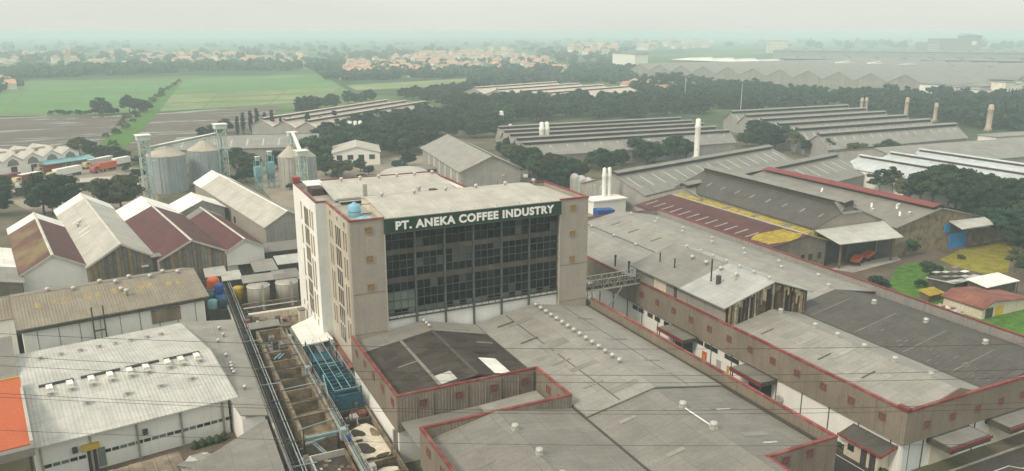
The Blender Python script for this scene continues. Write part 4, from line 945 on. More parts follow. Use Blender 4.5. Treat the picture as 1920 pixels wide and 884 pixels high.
# blue plate press
BP = thing('blue_filter_rack', 'blue steel rack of stacked plates with pale rails beside the tall block', 'filter rack', (23.7, 112, 0))
PLATE = [MB().prism_z([(-2.0, -.17), (2.0, -.17), (2.0, .17), (-2.0, .17)], .6, 3.8).box(-1.7, 1.7, -.13, .13, 3.8, z_).mesh('plate', m_) for z_, m_ in ((4.4, 'blue_steel'), (4.1, 'blue_steel'))]
for i in range(20): put(PLATE[i % 2], 'plate', BP, (0.35 + (.0 if i % 7 else .25), -6.6+i*.72, 0))
for x in (21.9, 23.1, 24.3, 25.7): tp(BP, 'rail', 'blue_steel_light', MB().tube((x, 104.6, 5.75), (x, 125.6, 5.75), .06))
for y in (104.8, 115): tp(BP, 'cross_bar', 'blue_grey', MB().bar((21.8, y, 5.62), (25.9, y, 5.62), .1))
for x in (21.85, 25.85):
    for y in (104.8, 110, 115, 120, 125): tp(BP, 'post', 'blue_steel', MB().bar((x, y, 0), (x, y, 5.7), .2))
for y, x in ((109.2, 23.8), (113.5, 23.6)):
    tp(BP, 'ring_frame', 'blue_steel_light', MB().bar((x-.5, y-.5, 5.95), (x+.5, y-.5, 5.95), .12).bar((x-.5, y+.5, 5.95), (x+.5, y+.5, 5.95), .12))
tp(BP, 'side_stair', 'blue_steel_light', MB().bar((21.7, 108, 3.1), (21.7, 111, 5.6), .2)); tp(BP, 'drive_box', 'blue_steel', MB().box(22.2, 26.2, 121, 124.8, .1, 3.6)); tp(BP, 'side_tank', 'plastic_blue', MB().box(26.0, 26.7, 112, 123, .1, 2.4)).data.materials[0] = MATS['blue_steel']
AW = thing('flat_awning', 'flat cream awning roof at the foot of the tall block', 'awning', (24, 131, 0))
tp(AW, 'roof_sheet', 'roof_bright', MB().slab([(21.6, 126.2, 4.7), (26.8, 126.2, 5.0), (26.0, 138.6, 5.1), (21.4, 135.6, 4.9)], .2)).data.materials[0] = MATS['roof_bright']
for x, y in ((21.8, 126.6), (26.4, 126.6), (21.7, 135), (25.6, 136)): tp(AW, 'post', 'steel_dark', MB().box(x, x+.16, y, y+.16, 0, 4.6))
AN = thing('foot_annex', 'small cream lean-to hut at the foot of the tall block side', 'hut', (26.5, 121, 0))
tp(AN, 'wall', 'wall_cream', MB().box(25.9, 27.55, 115.5, 129.3, 0, 3.4)); tp(AN, 'roof', 'roof_rust', MB().slab([(25.7, 115.4, 3.5), (27.55, 115.4, 4.1), (27.55, 129.4, 4.1), (25.7, 129.4, 3.5)], .12))
# tank farm and huts behind the basins
for x, lab in ((19.3, 'round steel storage tank with ladder, left of the pair behind the basins'), (25.0, 'round steel storage tank with ladder, right of the pair behind the basins')):
    TK = thing('storage_tank', lab, 'tank', (x, 160, 0), 0, 'steel tanks behind the basins')
    MB().lathe([(2.25, 0), (2.25, 5.6), (2.15, 5.75), (.3, 6.2), (.02, 6.2)], 24).obj('tank_shell', 'tank_steel', TK, True)
    MB().lathe([(2.3, 5.5), (2.34, 5.6), (2.3, 5.7)], 24).obj('rim', 'steel_light', TK)
    MB().box(.3, .75, -2.5, -2.3, 0, 6.4).obj('ladder', 'roof_cream', TK); MB().tube((-2, 0, 6.3), (2.4, .2, 6.3), .08).obj('pipe', 'steel_dark', TK)
BW = thing('bund_wall', 'low cream concrete bund wall in front of the steel tanks', 'wall', (21, 149, 0))
tp(BW, 'wall', 'wall_cream', MB().box(15.8, 25.8, 148.6, 149.6, 0, 3.6)); tp(BW, 'wall', 'concrete_stained', MB().box(15.8, 25.8, 143.4, 148.6, 0, 2.2))
PD = thing('pump_post', 'cream square pump post by the tall block corner', 'post', (24.9, 144, 0))
tp(PD, 'post', 'wall_cream', MB().box(24.3, 25.4, 143, 144.4, 2.2, 4.9)); tp(PD, 'cap', 'roof_tan', MB().box(24.2, 25.5, 142.9, 144.5, 4.9, 5.1))
def hut(label, x0, x1, y0, y1, z, m, wm='concrete_dark', tilt=.5, name='yard_hut'):
    h = thing(name, label, 'hut', ((x0+x1)/2, (y0+y1)/2, 0))
    tp(h, 'roof_sheet', m, MB().slab([(x0, y0, z), (x1, y0, z), (x1, y1, z+tilt), (x0, y1, z+tilt)], .14))
    tp(h, 'wall', wm, MB().box(x0+.4, x1-.4, y0+.5, y1-.4, 0, z-.2))
    for x in (x0+.2, x1-.3): tp(h, 'post', 'steel_dark', MB().box(x, x+.12, y0+.15, y0+.27, 0, z-.15))
    return h
hut('cream roofed hut beneath the maroon shed row', 14.6, 21.8, 182.5, 190, 4.2, 'roof_cream', 'concrete_dark')
hut('pale grey sheet roof hut behind the steel tanks', 20.5, 25.7, 174, 182, 4.4, 'roof_beige')
hut('white roofed open shelter against the tall block rear flank', 26, 32, 177, 183, 4.6, 'roof_white')
hut('tan sloping roof hut beside the right storage tank', 23.5, 29, 163.5, 170.5, 4.8, 'roof_tan')
hut('white roofed low hut left of the storage tanks', 13.6, 17.8, 173, 178.5, 3.6, 'roof_white')
hut('long pale pipe shelter behind the storage tanks', 17, 26, 165.5, 169.5, 4.8, 'roof_beige')
hut('grey flat roof hut at the head of the settling basin', 14.9, 20.4, 141.2, 143.3, 3.4, 'roof_grey')
hut('tan roofed shed under the narrow maroon shed', 22, 34, 186, 193, 5.4, 'roof_tan')
hut('small white lean-to at the white shed wall', 10.4, 15, 176, 182, 4.0, 'roof_white')
for i in range(6): 
    tp(BW, 'pipe', ['steel_dark', 'steel_light', 'concrete_stained'][i % 3], MB().tube((15.5, 150+i*1.1, 1+i*.5), (26, 150+i*1.1, 1+i*.5), .14))
YT = thing('yellow_drum', 'yellow drum tank beside the pipe alley', 'drum', (16.2, 168, 0)); MB().lathe([(1.2, 0), (1.2, 3.2), (1.0, 3.4), (.05, 3.5)], 14).obj('drum', 'yellow_paint', YT, True); MB().box(1.0, 2.2, -.6, .6, 0, 3.0).obj('frame', 'concrete_stained', YT)
BT = thing('stacked_tubs', 'dark blue plastic tubs stacked on the platform beside the alley', 'tubs', (11, 160.5, 0))
MB().box(-1.9, 1.9, -5, 5, 0, 3.2).obj('platform', 'concrete_dark', BT)
for i, (x, y, z, m) in enumerate(((-.8, 2.6, 3.2, 'blue_steel'), (.9, 2.4, 3.2, 'blue_steel'), (-.9, .4, 3.2, 'blue_steel'), (.7, .2, 3.2, 'plastic_blue'), (.9, -2.0, 3.2, 'plastic_blue'), (-.9, -4, 3.2, 'teal_steel'), (.9, -3.8, 3.2, 'blue_steel'), (.8, 0, 5.0, 'tarpaulin_blue'))):
    MB().lathe([(.75, 0), (.9, .1), (.95, 1.6), (.8, 1.8), (.02, 1.85)], 12).obj('tub', m, BT, True, loc=(x, y, z))
OT = thing('orange_tank', 'round orange tank above the blue tubs', 'tank', (11.2, 166.5, 0)); MB().lathe([(1.0, 0), (1.2, 3.6), (1.3, 4.2), (1.3, 6.0), (1.0, 6.5), (.05, 6.7)], 14).obj('tank_shell', 'orange_paint', OT, True); MB().lathe([(1.35, 4.1), (1.38, 4.25), (1.35, 4.4)], 14).obj('band', 'red_truck', OT)
# ---------------------------------------------------------------- grain silos and towers
def silo(loc, r, h, hr, m, label):
    s = thing('grain_silo', label, 'silo', loc, 0, 'corrugated steel grain silos')
    MB().lathe([(r, 0), (r, h)], 32).obj('shell', m, s); MB().lathe([(r+.15, h), (r*.35, h+hr*.75), (.8, h+hr), (.8, h+hr+.6), (.02, h+hr+.7)], 32).obj('roof_cone', 'silo_roof', s)
    for k in range(16):
        a = 2*math.pi*k/16; MB().box(-.1, .1, -.08, .08, 0, h).obj('stiffener', 'steel_light', s, loc=((r+.07)*math.cos(a), (r+.07)*math.sin(a), 0), rz=a)
    for k in range(5): MB().lathe([(r+.04, h*(k+.5)/5), (r+.08, h*(k+.5)/5+.1), (r+.04, h*(k+.5)/5+.2)], 32).obj('hoop', m, s)
    b = MB()
    for k in range(2): b.tube((-.25+.5*k, -r-.25, 0), (-.25+.5*k, -r-.25, h+.5), .05, 5)
    for k in range(int(h/.6)): b.bar((-.25, -r-.25, .5+k*.6), (.25, -r-.25, .5+k*.6), .05)
    b.obj('ladder', 'steel_light', s); MB().tube((0, -r*.98, h+.1), (0, -.8, h+hr), .18).obj('roof_stair', 'steel_light', s)
    return s
silo((8.9, 306, 0), 6.7, 13.2, 3.4, 'steel_galv', 'large steel grain silo nearest the left elevator tower')
silo((22.9, 314, 0), 6.1, 13.2, 3.4, 'steel_galv', 'large steel grain silo nearest the right elevator tower')
silo(tuple(P(549, 350)), 4.6, 11.5, 3.8, 'steel_galv_warm', 'tan steel grain silo behind the tall block corner')
silo(tuple(P(578, 344)), 3.4, 10.5, 2.4, 'steel_galv', 'slim steel grain silo partly hidden by a lattice tower')
mat('tower_steel', (.50, .58, .50), .6, var=.12)
def tower(loc, w, h, label, m='tower_steel', cap='white_paint', cm='roof_bright'):
    t = thing('elevator_tower', label, 'tower', loc, TH)
    for x in (-w, w):
        for y in (-w, w): MB().bar((x, y, 0), (x, y, h), .26).obj('post', m, t)
    n = int(h/(w*2)); s = h/n
    for k in range(n):
        z0, z1 = k*s, (k+1)*s
        for a, b_ in (((-w, -w), (w, -w)), ((w, -w), (w, w)), ((w, w), (-w, w)), ((-w, w), (-w, -w))):
            p, q = (a, b_) if k % 2 else (b_, a)
            MB().bar((p[0], p[1], z0), (q[0], q[1], z1), .15).obj('brace', m, t)
            MB().bar((a[0], a[1], z1), (b_[0], b_[1], z1), .15).obj('tie', m, t)
    MB().box(-.22, .22, -.22, .22, 0, h).obj('elevator_leg', 'teal_steel', t)
    MB().box(-w-.5, w+.5, -w-.5, w+.5, h, h+1.5).obj('head_house', m, t); MB().box(-w-.8, w+.8, -w-.8, w+.8, h+1.55, h+1.8).obj('cap_roof', cm, t)
    return t
ta = P(282, 380); tb = P(422, 345)
tower(tuple(ta), 1.5, 21.2, 'pale green lattice elevator tower left of the two silos'); tower(tuple(tb), 1.6, 21.0, 'green lattice elevator tower with white cap right of the silos')
tc_ = P(570, 372); tower(tuple(tc_), 1.4, 15.0, 'lattice tower carrying the steep white conveyor')
td = P(552, 318); tower(tuple(td), 1.2, 14.0, 'slim lattice tower far end of the steep white conveyor')
def conveyor(a, b, label, w=.8, m='roof_bright'):
    a, b = Vector(a), Vector(b); c = thing('grain_conveyor', label, 'conveyor', (a.x, a.y, 0))
    d = b-a; o = Vector((0, 0, a.z))
    MB().bar(o, o+d, w, .7).obj('gallery', 'green_steel', c); MB().bar(o+Vector((0, 0, .55)), o+d+Vector((0, 0, .55)), w+.5, .2).obj('cover', m, c)
    for k in range(1, 8): MB().bar(o+d*k/8+Vector((0, 0, -.9)), o+d*k/8+Vector((0, 0, -.2)), .12).obj('hanger', 'green_steel', c)
    MB().bar(o+Vector((0, 0, -1)), o+d+Vector((0, 0, -1)), .15).obj('lower_chord', 'green_steel', c)
conveyor((ta.x+1.5, ta.y, 18.3), (tb.x-1.5, tb.y, 18.9), 'pale overhead conveyor spanning the two big silos')
conveyor((tc_.x, tc_.y+1.4, 16.0), (td.x, td.y-1.2, 15.2), 'steep white covered conveyor behind the tall block')
cp = P(372, 345); CPL = thing('silo_mast', 'slim lattice mast standing between the two silos', 'mast', tuple(cp))
for x in (-.6, .6): MB().bar((x, 0, 0), (x, 0, 16), .2).obj('post', 'green_steel', CPL)
for k in range(10): MB().bar((-.6, 0, 1.5*k), (.6, 0, 1.5*k+1.5), .12).obj('brace', 'steel_light', CPL)
for (px_, py_, h, lab) in ((487, 355, 10.5, 'small teal dryer tower left of the pair'), (510, 352, 12, 'small teal dryer tower right of the pair')):
    q = P(px_, py_); t = thing('dryer_tower', lab, 'tower', tuple(q), TH)
    for x in (-1, 1):
        for y in (-1, 1): MB().bar((x, y, 0), (x, y, h), .25).obj('post', 'teal_steel', t)
    MB().box(-1.3, 1.3, -1.3, 1.3, h*.45, h*.8).obj('bin', 'teal_steel', t); MB().lathe([(.2, h*.2), (1.2, h*.45)], 8).obj('hopper', 'teal_steel', t); MB().box(-.7, .7, -.7, .7, h, h+1.4).obj('head', 'green_steel', t); MB().box(-.9, .9, -.9, .9, h+1.4, h+1.6).obj('cap', 'white_paint', t)
    for k in range(4): MB().bar((-1, -1, k*h*.11), (1, -1, (k+1)*h*.11), .14).obj('brace', 'teal_steel', t)

# small plant crowding the service yard
ck = random.Random(31)
CM = ['steel_dark', 'concrete_stained', 'blue_grey', 'steel_light', 'roof_rust', 'concrete_dark', 'wood', 'roof_tan']
for par, x0, x1, y0, y1, z, n in ((PA, 14.9, 15.8, 82, 142, .1, 46), (CW, 20.5, 21.7, 74, 136, 3.15, 26), (BL, 16.4, 20.1, 130, 140, .95, 22), (BF, 22.1, 26.0, 100, 104, 1.6, 10), (BW, 16, 25.5, 150, 157, .1, 34), (BW, 15, 27, 143.6, 148.4, 2.2, 18), (AN, 25.7, 26.4, 113, 129, 3.6, 8)):
    for i in range(n):
        x, y = ck.uniform(x0, x1), ck.uniform(y0, y1); h = ck.uniform(.3, 1.6); w = ck.uniform(.15, .55); k = ck.random()
        if k < .4: tp(par, 'plant_box', ck.choice(CM), MB().box(x-w, x+w, y-w*1.3, y+w*1.3, z, z+h))
        elif k < .75: tp(par, 'pipe_run', ck.choice(CM), MB().tube((x, y, z+h*.5), (x, y+ck.uniform(1.5, 5), z+h*.5), ck.uniform(.05, .12), 6))
        else: tp(par, 'valve_post', ck.choice(CM), MB().tube((x, y, z), (x, y, z+h*1.5), .08, 6).tube((x-.25, y, z+h*1.4), (x+.25, y, z+h*1.4), .08, 6))
for i in range(9): tp(BL, 'cross_pipe', ck.choice(['steel_dark', 'blue_grey', 'roof_rust']), MB().tube((15.6, 100+i*4.4+ck.uniform(-1, 1), 3.2), (21, 100+i*4.4+ck.uniform(-1, 1), 3.3), .08, 6))
for i in range(10): tp(PA, 'cross_pipe', ck.choice(['steel_dark', 'steel_dark', 'blue_grey']), MB().tube((12.7, 84+i*6.5, 3.35), (16.2, 84+i*6.5+ck.uniform(-.6, .6), 3.3), .07, 6))
tp(PA, 'drain_channel', 'flash_dark', MB().box(12.5, 15.4, 78, 184, .04, .3))
tp(BL, 'walk_frame', 'teal_steel', MB().bar((16.8, 126, 3.2), (18.2, 128, 3.2), .2).bar((17.4, 125.4, 3.4), (18.6, 127.2, 3.4), .15))
# ---------------------------------------------------------------- sheds behind the long hall on the right
MR = shed('maroon_shed', 'low maroon roofed shed with yellow moss behind the long parapet', 'shed', (130, 132.5, 0), 0, 53, [(19, .65)], 7, 2.0, 'roof_maroon', 'wall_grey', 'wall_rusty_boards', roofm2='roof_yellow_moss', lights=(14, .22, (-1,)), light_m='roof_beige', cap='roof_tan')
b = MB(); zf = lambda q: 7 + q*(2.0/12.35) + .06
pts = []
rr = random.Random(4)
for k in range(20):
    a = 2*math.pi*k/20; q = rr.uniform(.82, 1.1); px_ = 6.8+5.2*q*max(-1, min(1, 1.25*math.cos(a))); py_ = 4.2+4.6*q*math.sin(a); px_ = max(.6, min(12.2, px_)); py_ = max(-.4, py_); pts.append((px_, py_, zf(px_)))
MB().slab(pts, .03).obj('moss_patch', 'roof_yellow_moss', MR)
for i, y in enumerate((8, 19, 30, 41)): MB().slab([(12.6, y, 9.06), (18.6, y, 7.25), (18.6, y+1, 7.25), (12.6, y+1, 9.06)], .03).obj('roof_light', 'roof_beige', MR)
for y0, y1 in ((.5, 7), (9.2, 18.6), (20.4, 29.5), (31.2, 40.6), (42.2, 52)): MB().slab([(12.9, y0, 9.15), (15.2, y0, 9.42), (15.2, y1, 9.42), (12.9, y1, 9.15)], .12).obj('mossy_sheet', 'roof_yellow_moss', MR)
MB().slab([(12.5, 0, 9.05), (12.9, 0, 9.1), (12.9, 52.5, 9.1), (12.5, 52.5, 9.05)], .1).obj('flashing', 'roof_cream', MR)
MB().box(2.5, 8.5, -1.4, -.1, .2, 3.0).obj('tarpaulin', 'paint_blue', MR)
for x in (11, 13.5, 16.5): MB().box(x, x+1.2, -.06, 0, 2.4, 4.0).obj('window', 'glass_window', MR)
MB().box(9.5, 18.8, -.12, -.02, 0, 2.2).obj('plaster', 'concrete_stained', MR)
GM = shed('grey_hall', 'large dark grey roofed hall with raised ridge and open front canopy', 'hall', (149, 136.5, 0), math.radians(-2.0), 58, [(22.5, .5)], 9, 4.6, 'roof_slate', 'fascia_light', 'fascia_light', monitor=(1.7, 1.1, 'roof_grey'), lights=(9, .16, (-1,)), light_m='roof_grey', roofm2='roof_grey')
for i in range(9): MB().box(-.08, 0, 1+i*7, 1.2+i*7, 0, 8.8).obj('wall_batten', 'fascia', GM)
MB().slab([(8.0, -.9, 12.0), (14.5, -.9, 12.0), (14.2, 2.5, 14.4), (8.3, 2.5, 14.4)], .2).obj('hip_cheek', 'roof_grey', GM)
MB().slab([(-.8, -9.2, 7.2), (20.2, -9.2, 6.8), (22.8, -.4, 8.7), (-.3, -.4, 8.6)], .2).obj('front_canopy', 'roof_white', GM)
for x, y in ((2.2, -6.8), (19.5, -6.8), (10.8, -1)): MB().box(x, x+.4, y, y+.4, 0, 7.3).obj('canopy_post', 'wood', GM)
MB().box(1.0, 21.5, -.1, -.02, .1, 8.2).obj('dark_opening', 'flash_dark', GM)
for i, (x, y, rz, lab) in enumerate(((158.5, 131.0, .5, 'orange farm trailer under the canopy, nearer the left post'), (164.0, 132.5, .35, 'orange farm trailer under the canopy, farther right'))):
    t = thing('farm_trailer', lab, 'trailer', (x, y, 0), rz, 'orange machines under the canopy')
    MB().box(-2.3, 2.3, -1, 1, .7, .9).obj('chassis', 'steel_dark', t); MB().slab([(-2.3, -1, 1.7), (2.3, -1, 1.9), (2.3, 1, 1.9), (-2.3, 1, 1.7)], .7).obj('body', 'orange_paint', t)
    for sx in (-1.5, 1.5):
        for sy in (-1.1, 1.1): MB().tube((sx, sy-.12, .45), (sx, sy+.12, .45), .45, 12).obj('wheel', 'rubber', t)
MS = shed('red_ridge_hall', 'long tan hall with a red raised ridge strip behind the grey hall', 'hall', (171.5, 131, 0), math.radians(-1.5), 64, [(31, .5)], 8, 3.6, 'roof_tan', 'wall_grey', 'concrete_stained', monitor=(2.2, .5, 'roof_red'), roofm2='roof_grey')
for x, y in ((6, 4), (9.5, 8), (7, 14), (5.0, 24), (9, 34)): MB().slab([(x, y, 8+x*.232+.05), (x+2.4, y+2, 8+(x+2.4)*.232+.05), (x+2.4, y+2.6, 8+(x+2.4)*.232+.05), (x, y+.6, 8+x*.232+.05)], .03).obj('roof_light', 'roof_bright', MS)
for x, y in ((5, 12), (8, 3), (11, 9)): vent(MS, x, y, 8+x*.232, VENT_BIG, .8, False)
MB().slab([(18, -5, 6.8), (33, -4, 6.4), (33, -.3, 7.6), (19, -.3, 7.8)], .2).obj('porch_roof', 'roof_white', MS)
for x0, x1, z0, z1 in ((20.5, 27, 0, 4.2), (18.0, 20.2, 4.6, 7), (27.3, 30, 5, 7.0)): MB().box(x0, x1, -.2, -.02, z0, z1).obj('blue_door', 'paint_blue', MS)
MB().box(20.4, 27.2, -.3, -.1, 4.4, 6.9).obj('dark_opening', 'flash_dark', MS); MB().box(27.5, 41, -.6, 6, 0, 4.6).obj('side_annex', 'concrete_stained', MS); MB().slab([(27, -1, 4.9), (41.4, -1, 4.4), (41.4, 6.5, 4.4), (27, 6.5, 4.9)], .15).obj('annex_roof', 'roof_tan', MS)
# broad multi-bay mills
def bayshed(name, label, ax, ay, deg, L, n, w, eave, rise, m, mon, lights=None, skew=0, wm='wall_grey'):
    return shed(name, label, 'mill', (ax, ay, 0), math.radians(deg)-RH, L, [(w, .5)]*n, eave, rise, m, wm, monitor=mon, lights=lights, skew=skew, cap=None)
bayshed('broad_mill', 'two broad grey mill roofs with dark ridge gaps behind the grey hall', 137, 228.5, 15.5, 95, 2, 28, 5.5, 5.0, 'roof_grey', (1.6, .7, 'roof_grey'), (15, .22, (1,)))
bayshed('ridged_mill', 'wide grey mill with five parallel ridges beyond the tree row', 163, 357, -2, 108, 5, 14, 6.0, 4.2, 'roof_far_grey', (1.2, .8, 'roof_far_grey'), (13, .25, (1,)), skew=-.22)
bayshed('ridged_mill', 'wide grey mill with many ridges below the brown chimneys at right', 316, 366, 0, 94, 6, 19.5, 5.6, 5.2, 'roof_far_grey', (1.6, .8, 'roof_far_grey'), (16, .25, (1,)), skew=-.35)
bayshed('plain_mill', 'plain grey low roof hall right of the tree clump near right edge', 268, 238, -4, 140, 1, 40, 7, 4, 'roof_far_grey', None)
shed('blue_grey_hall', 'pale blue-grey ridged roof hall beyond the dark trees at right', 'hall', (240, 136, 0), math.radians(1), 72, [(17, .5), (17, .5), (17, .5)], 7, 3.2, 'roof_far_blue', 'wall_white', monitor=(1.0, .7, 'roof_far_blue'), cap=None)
q = P(1865, 281); t = thing('windowed_block', 'long white block with a row of dark windows at right edge', 'building', tuple(q), math.radians(-4))
MB().box(0, 60, 0, 10, 0, 6).obj('wall', 'far_white', t); MB().slab([(-.5, -.5, 6.3), (60.5, -.5, 6.3), (60.5, 10.5, 6.3), (-.5, 10.5, 6.3)], .3).obj('roof', 'roof_far_grey', t)
for i in range(15): MB().box(1.5+i*4, 3.2+i*4, -.08, 0, 2.4, 4.6).obj('window', 'glass_window', t)
# hangar and small buildings behind the tall block
HGR = shed('hangar', 'tan gabled hangar with grey end wall behind the tall block', 'hangar', (100.8, 250, 0), math.radians(-7), 62, [(22, .52)], 9, 5, 'roof_beige', 'wall_grey', 'wall_grey', cap='flash_dark', oh=1.0)
MB().box(15, 16, -.3, 0, 6.4, 7.2).obj('wall_hood', 'roof_white', HGR)
for i in range(6): MB().box(-.4, 0, 4+i*9, 4.4+i*9, 0, 8.5).obj('buttress', 'wall_white', HGR)
t = shed('rust_roof_house', 'brown rusty roofed low house before the hangar gable', 'house', tuple(P(866, 352)), math.radians(-10), 12, [(17, .5)], 3.6, 1.6, 'tile_brown', 'concrete_stained', cap='roof_tan')
hut('white flat roof hut right of the rusty roofed house', 116, 123, 236, 243, 3.6, 'roof_white'); hut('pale roof hut left of the rusty roofed house', 97, 103, 240, 246, 3.6, 'roof_white')
hut('low white roof shed along the hangar left side', 92, 99, 268, 276, 4, 'roof_white'); hut('second low white roof shed beside the hangar', 93, 100, 258, 265, 4, 'roof_beige'); hut('long tan roof shed among trees left of the hangar', 92, 110, 286, 294, 4, 'roof_tan')
t = thing('dome_shed', 'cream barrel roofed shed just behind the tall block roof', 'shed', (88, 262, 0), math.radians(-5))
b = MB(); n = 10; prof = [(-9*math.cos(math.pi*k/n), 4.5+2.6*math.sin(math.pi*k/n)) for k in range(n+1)]
MB().prism_y(prof, 0, 18).obj('barrel_roof', 'roof_cream', t); MB().box(-8.7, 8.7, .3, 17.7, 0, 4.5).obj('wall', 'wall_cream', t)
t = shed('white_hall', 'white gabled hall with dark openings among trees behind the tall block', 'hall', tuple(P(625, 312)), math.radians(-14)-0, 22, [(20, .5)], 5.6, 2.6, 'roof_cream', 'far_white', 'far_white')
for i in range(4): MB().box(1.6+i*4.6, 4.0+i*4.6, -.1, 0, 2.6, 4.6).obj('opening', 'glass_window', t)
t = thing('rubble_field', 'pale rubble and sheet scatter behind the tall block roof', 'rubble', (70, 262, 0))
for i in range(70):
    x, y = random.uniform(-22, 24), random.uniform(-18, 26); s = random.uniform(.8, 2.6)
    MB().slab([(-s, -s*.7, 0), (s, -s*.6, .3), (s*.9, s*.7, .2), (-s*.8, s*.6, .1)], .25).obj('slab', random.choice(['roof_cream', 'concrete', 'roof_white', 'roof_tan']), t, loc=(x, y, random.uniform(.3, 1.6)), rz=random.uniform(0, 3))
sheet('back_yard', [(40, 196), (128, 196), (128, 345), (40, 345)], 'dirt_pale', .05)
sheet('mill_lane', [tuple(P(930, 330)), tuple(P(1000, 345)), tuple(P(985, 300)), tuple(P(960, 290))], 'road_grey', .06)
# chimneys, stacks and masts
def rise(px, pb, pt):
    "height at which the vertical over base pixel (px, pb) reaches row pt"
    q = P(px, pb); lo, hi = 0.0, 60.0
    for _ in range(40):
        z = (lo+hi)/2; d = Vector((q.x, q.y, z-CAM_H)); y = 442 - FPX*d.dot(_u)/d.dot(_f)
        lo, hi = (z, hi) if y > pt else (lo, z)
    return lo
def stack(px, py, h, r, m, label, n=1, group=None, flare=True, step=2.6):
    q = P(px, py); t = thing('mill_stack', label, 'chimney', tuple(q), 0, group)
    for k in range(n):
        x = (k-(n-1)/2)*step
        MB().lathe([(r*1.25, 0), (r*1.25, h*.12), (r, h*.14), (r, h*.78), (r*1.15, h*.80), (r*1.15, h*.86), (r*.9, h*.88), (r*.9, h), (.05, h+.4)], 12, x, 0).obj('flue', m, t, True)
        for z in (.3, .55): MB().lathe([(r*1.03, h*z), (r*1.12, h*z+.15), (r*1.03, h*z+.3)], 12, x, 0).obj('band', m, t)
    MB().box(-(n*step)/2-.4, (n*step)/2+.4, -1.4, 1.4, 0, h*.1).obj('plinth', m, t)
    if n > 1: MB().box(-(n-1)*step/2, (n-1)*step/2, -.2, .2, h*.6, h*.63).obj('link', m, t)
    return t
stack(1020, 299, rise(1020, 299, 230), 1.1, 'chimney_white', 'twin white stacks before the five ridged mill', 2)
stack(1305, 303, rise(1305, 303, 224), 1.2, 'chimney_white', 'tall single white stack beside the round tree clump')
stack(940, 246, rise(940, 246, 209), 1.4, 'chimney_white', 'short white stack above the tree canopy left of the ridged mill'); stack(957, 268, rise(957, 268, 234), 1.0, 'chimney_white', 'slim white stack at the ridged mill left corner')
stack(1136, 394, rise(1136, 394, 316), .68, 'chimney_white', 'pair of white stacks on a white plinth behind the tall block', 2, step=1.9)
stack(668, 268, rise(668, 268, 228), 1.1, 'chimney_white', 'cluster of three white stacks among slender conifers', 3)
stack(1618, 214, rise(1618, 214, 184), 1.1, 'chimney_brown', 'twin pale brown stacks at the many ridged mill top', 2, step=4.5)
stack(1697, 225, rise(1697, 225, 184), 1.2, 'chimney_brown', 'brown stack second from left above the many ridged mill'); stack(1752, 228, rise(1752, 228, 194), 1.2, 'chimney_brown', 'brown stack third from left above the many ridged mill'); stack(1852, 246, rise(1852, 246, 197), 1.5, 'chimney_brown', 'thick brown stack nearest the right edge')
for px_, py_, h, lab in ((1283, 198, 26, 'thin pale pole standing in the woods left'), (1387, 228, 24, 'thin pale pole at the mill roof edge')):
    t = thing('mast', lab, 'mast', tuple(P(px_, py_))); MB().tube((0, 0, 0), (0, 0, h), .35, 8, .2).obj('pole', 'steel_light', t); MB().box(-.7, .7, -.7, .7, 0, .6).obj('footing', 'concrete', t)
PL = thing('stack_plinth', 'white block plinth with blue covered bin behind the tall block', 'plinth', tuple(P(1150, 398))); MB().box(-8, 4, -1, 5, 0, 4.2).obj('block', 'chimney_white', PL); MB().box(-8.5, 4.4, -1.4, 5.4, 4.2, 4.6).obj('slab_top', 'far_white', PL)
t = thing('covered_bin', 'bright blue tarpaulin covered bin at the white plinth', 'bin', tuple(P(1132, 412))); MB().box(-2.6, 3.0, -1, 1.4, 0, 1.0).obj('bin', 'steel_light', t); MB().slab([(-2.9, -1.2, 3.4), (3.2, -1.2, 3.0), (3.2, 1.6, 3.2), (-2.9, 1.6, 3.6)], 2.4).obj('tarpaulin', 'tarpaulin_blue', t)
for i in range(5):
    q = P(1083+i*13, 366+i*4.2); t = thing('arched_bin', 'grey round topped bin in the row beside the white stacks', 'bin', tuple(q), math.radians(-20), 'row of round topped bins')
    prof = [(-1.6, 0)] + [(-1.6*math.cos(math.pi*k/8), 5.0+1.6*math.sin(math.pi*k/8)) for k in range(9)] + [(1.6, 0)]
    MB().prism_y(prof, 0, 7).obj('shell', 'steel_light', t); MB().prism_y([(-1.0, .4), (1.0, .4), (1.0, 4.8), (0, 5.6), (-1.0, 4.8)], -.08, 0).obj('arch_panel', 'green_steel', t)
# ---------------------------------------------------------------- far factories
bayshed('far_mill', 'pinkish cream long mill roofs in three strips beyond the conifers', 66-14*.66, 429+14*.75, 41.6, 126, 3, 14.5, 7.5, 3.4, 'roof_far_pink', (1.0, .9, 'roof_far_pink'))
bayshed('far_mill', 'pale pink ridged mill roof half hidden by dark tree crowns', 254, 622, 20, 104, 4, 27, 6.5, 4.2, 'roof_far_pink', (1.6, .7, 'roof_far_pink'))
q = P(330, 262, 8); shed('grey_far_shed', 'long grey shed behind the two large silos', 'shed', (20, 396, 0), math.radians(-24)-RH+math.radians(10), 62, [(26, .45)], 6, 4, 'roof_far_grey', 'wall_grey', lights=(9, .3, (1,)), cap='flash_dark')
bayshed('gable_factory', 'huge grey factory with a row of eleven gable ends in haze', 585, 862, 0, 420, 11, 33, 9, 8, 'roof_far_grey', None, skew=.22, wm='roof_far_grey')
t = thing('end_block', 'white end wall block at the far left of the gable row', 'building', tuple(P(1204, 133))); MB().box(-14, 10, 0, 60, 0, 24).obj('wall', 'far_white', t); MB().slab([(-15, -1, 25), (11, -1, 25), (11, 61, 25), (-15, 61, 25)], 1).obj('roof', 'roof_far_grey', t)
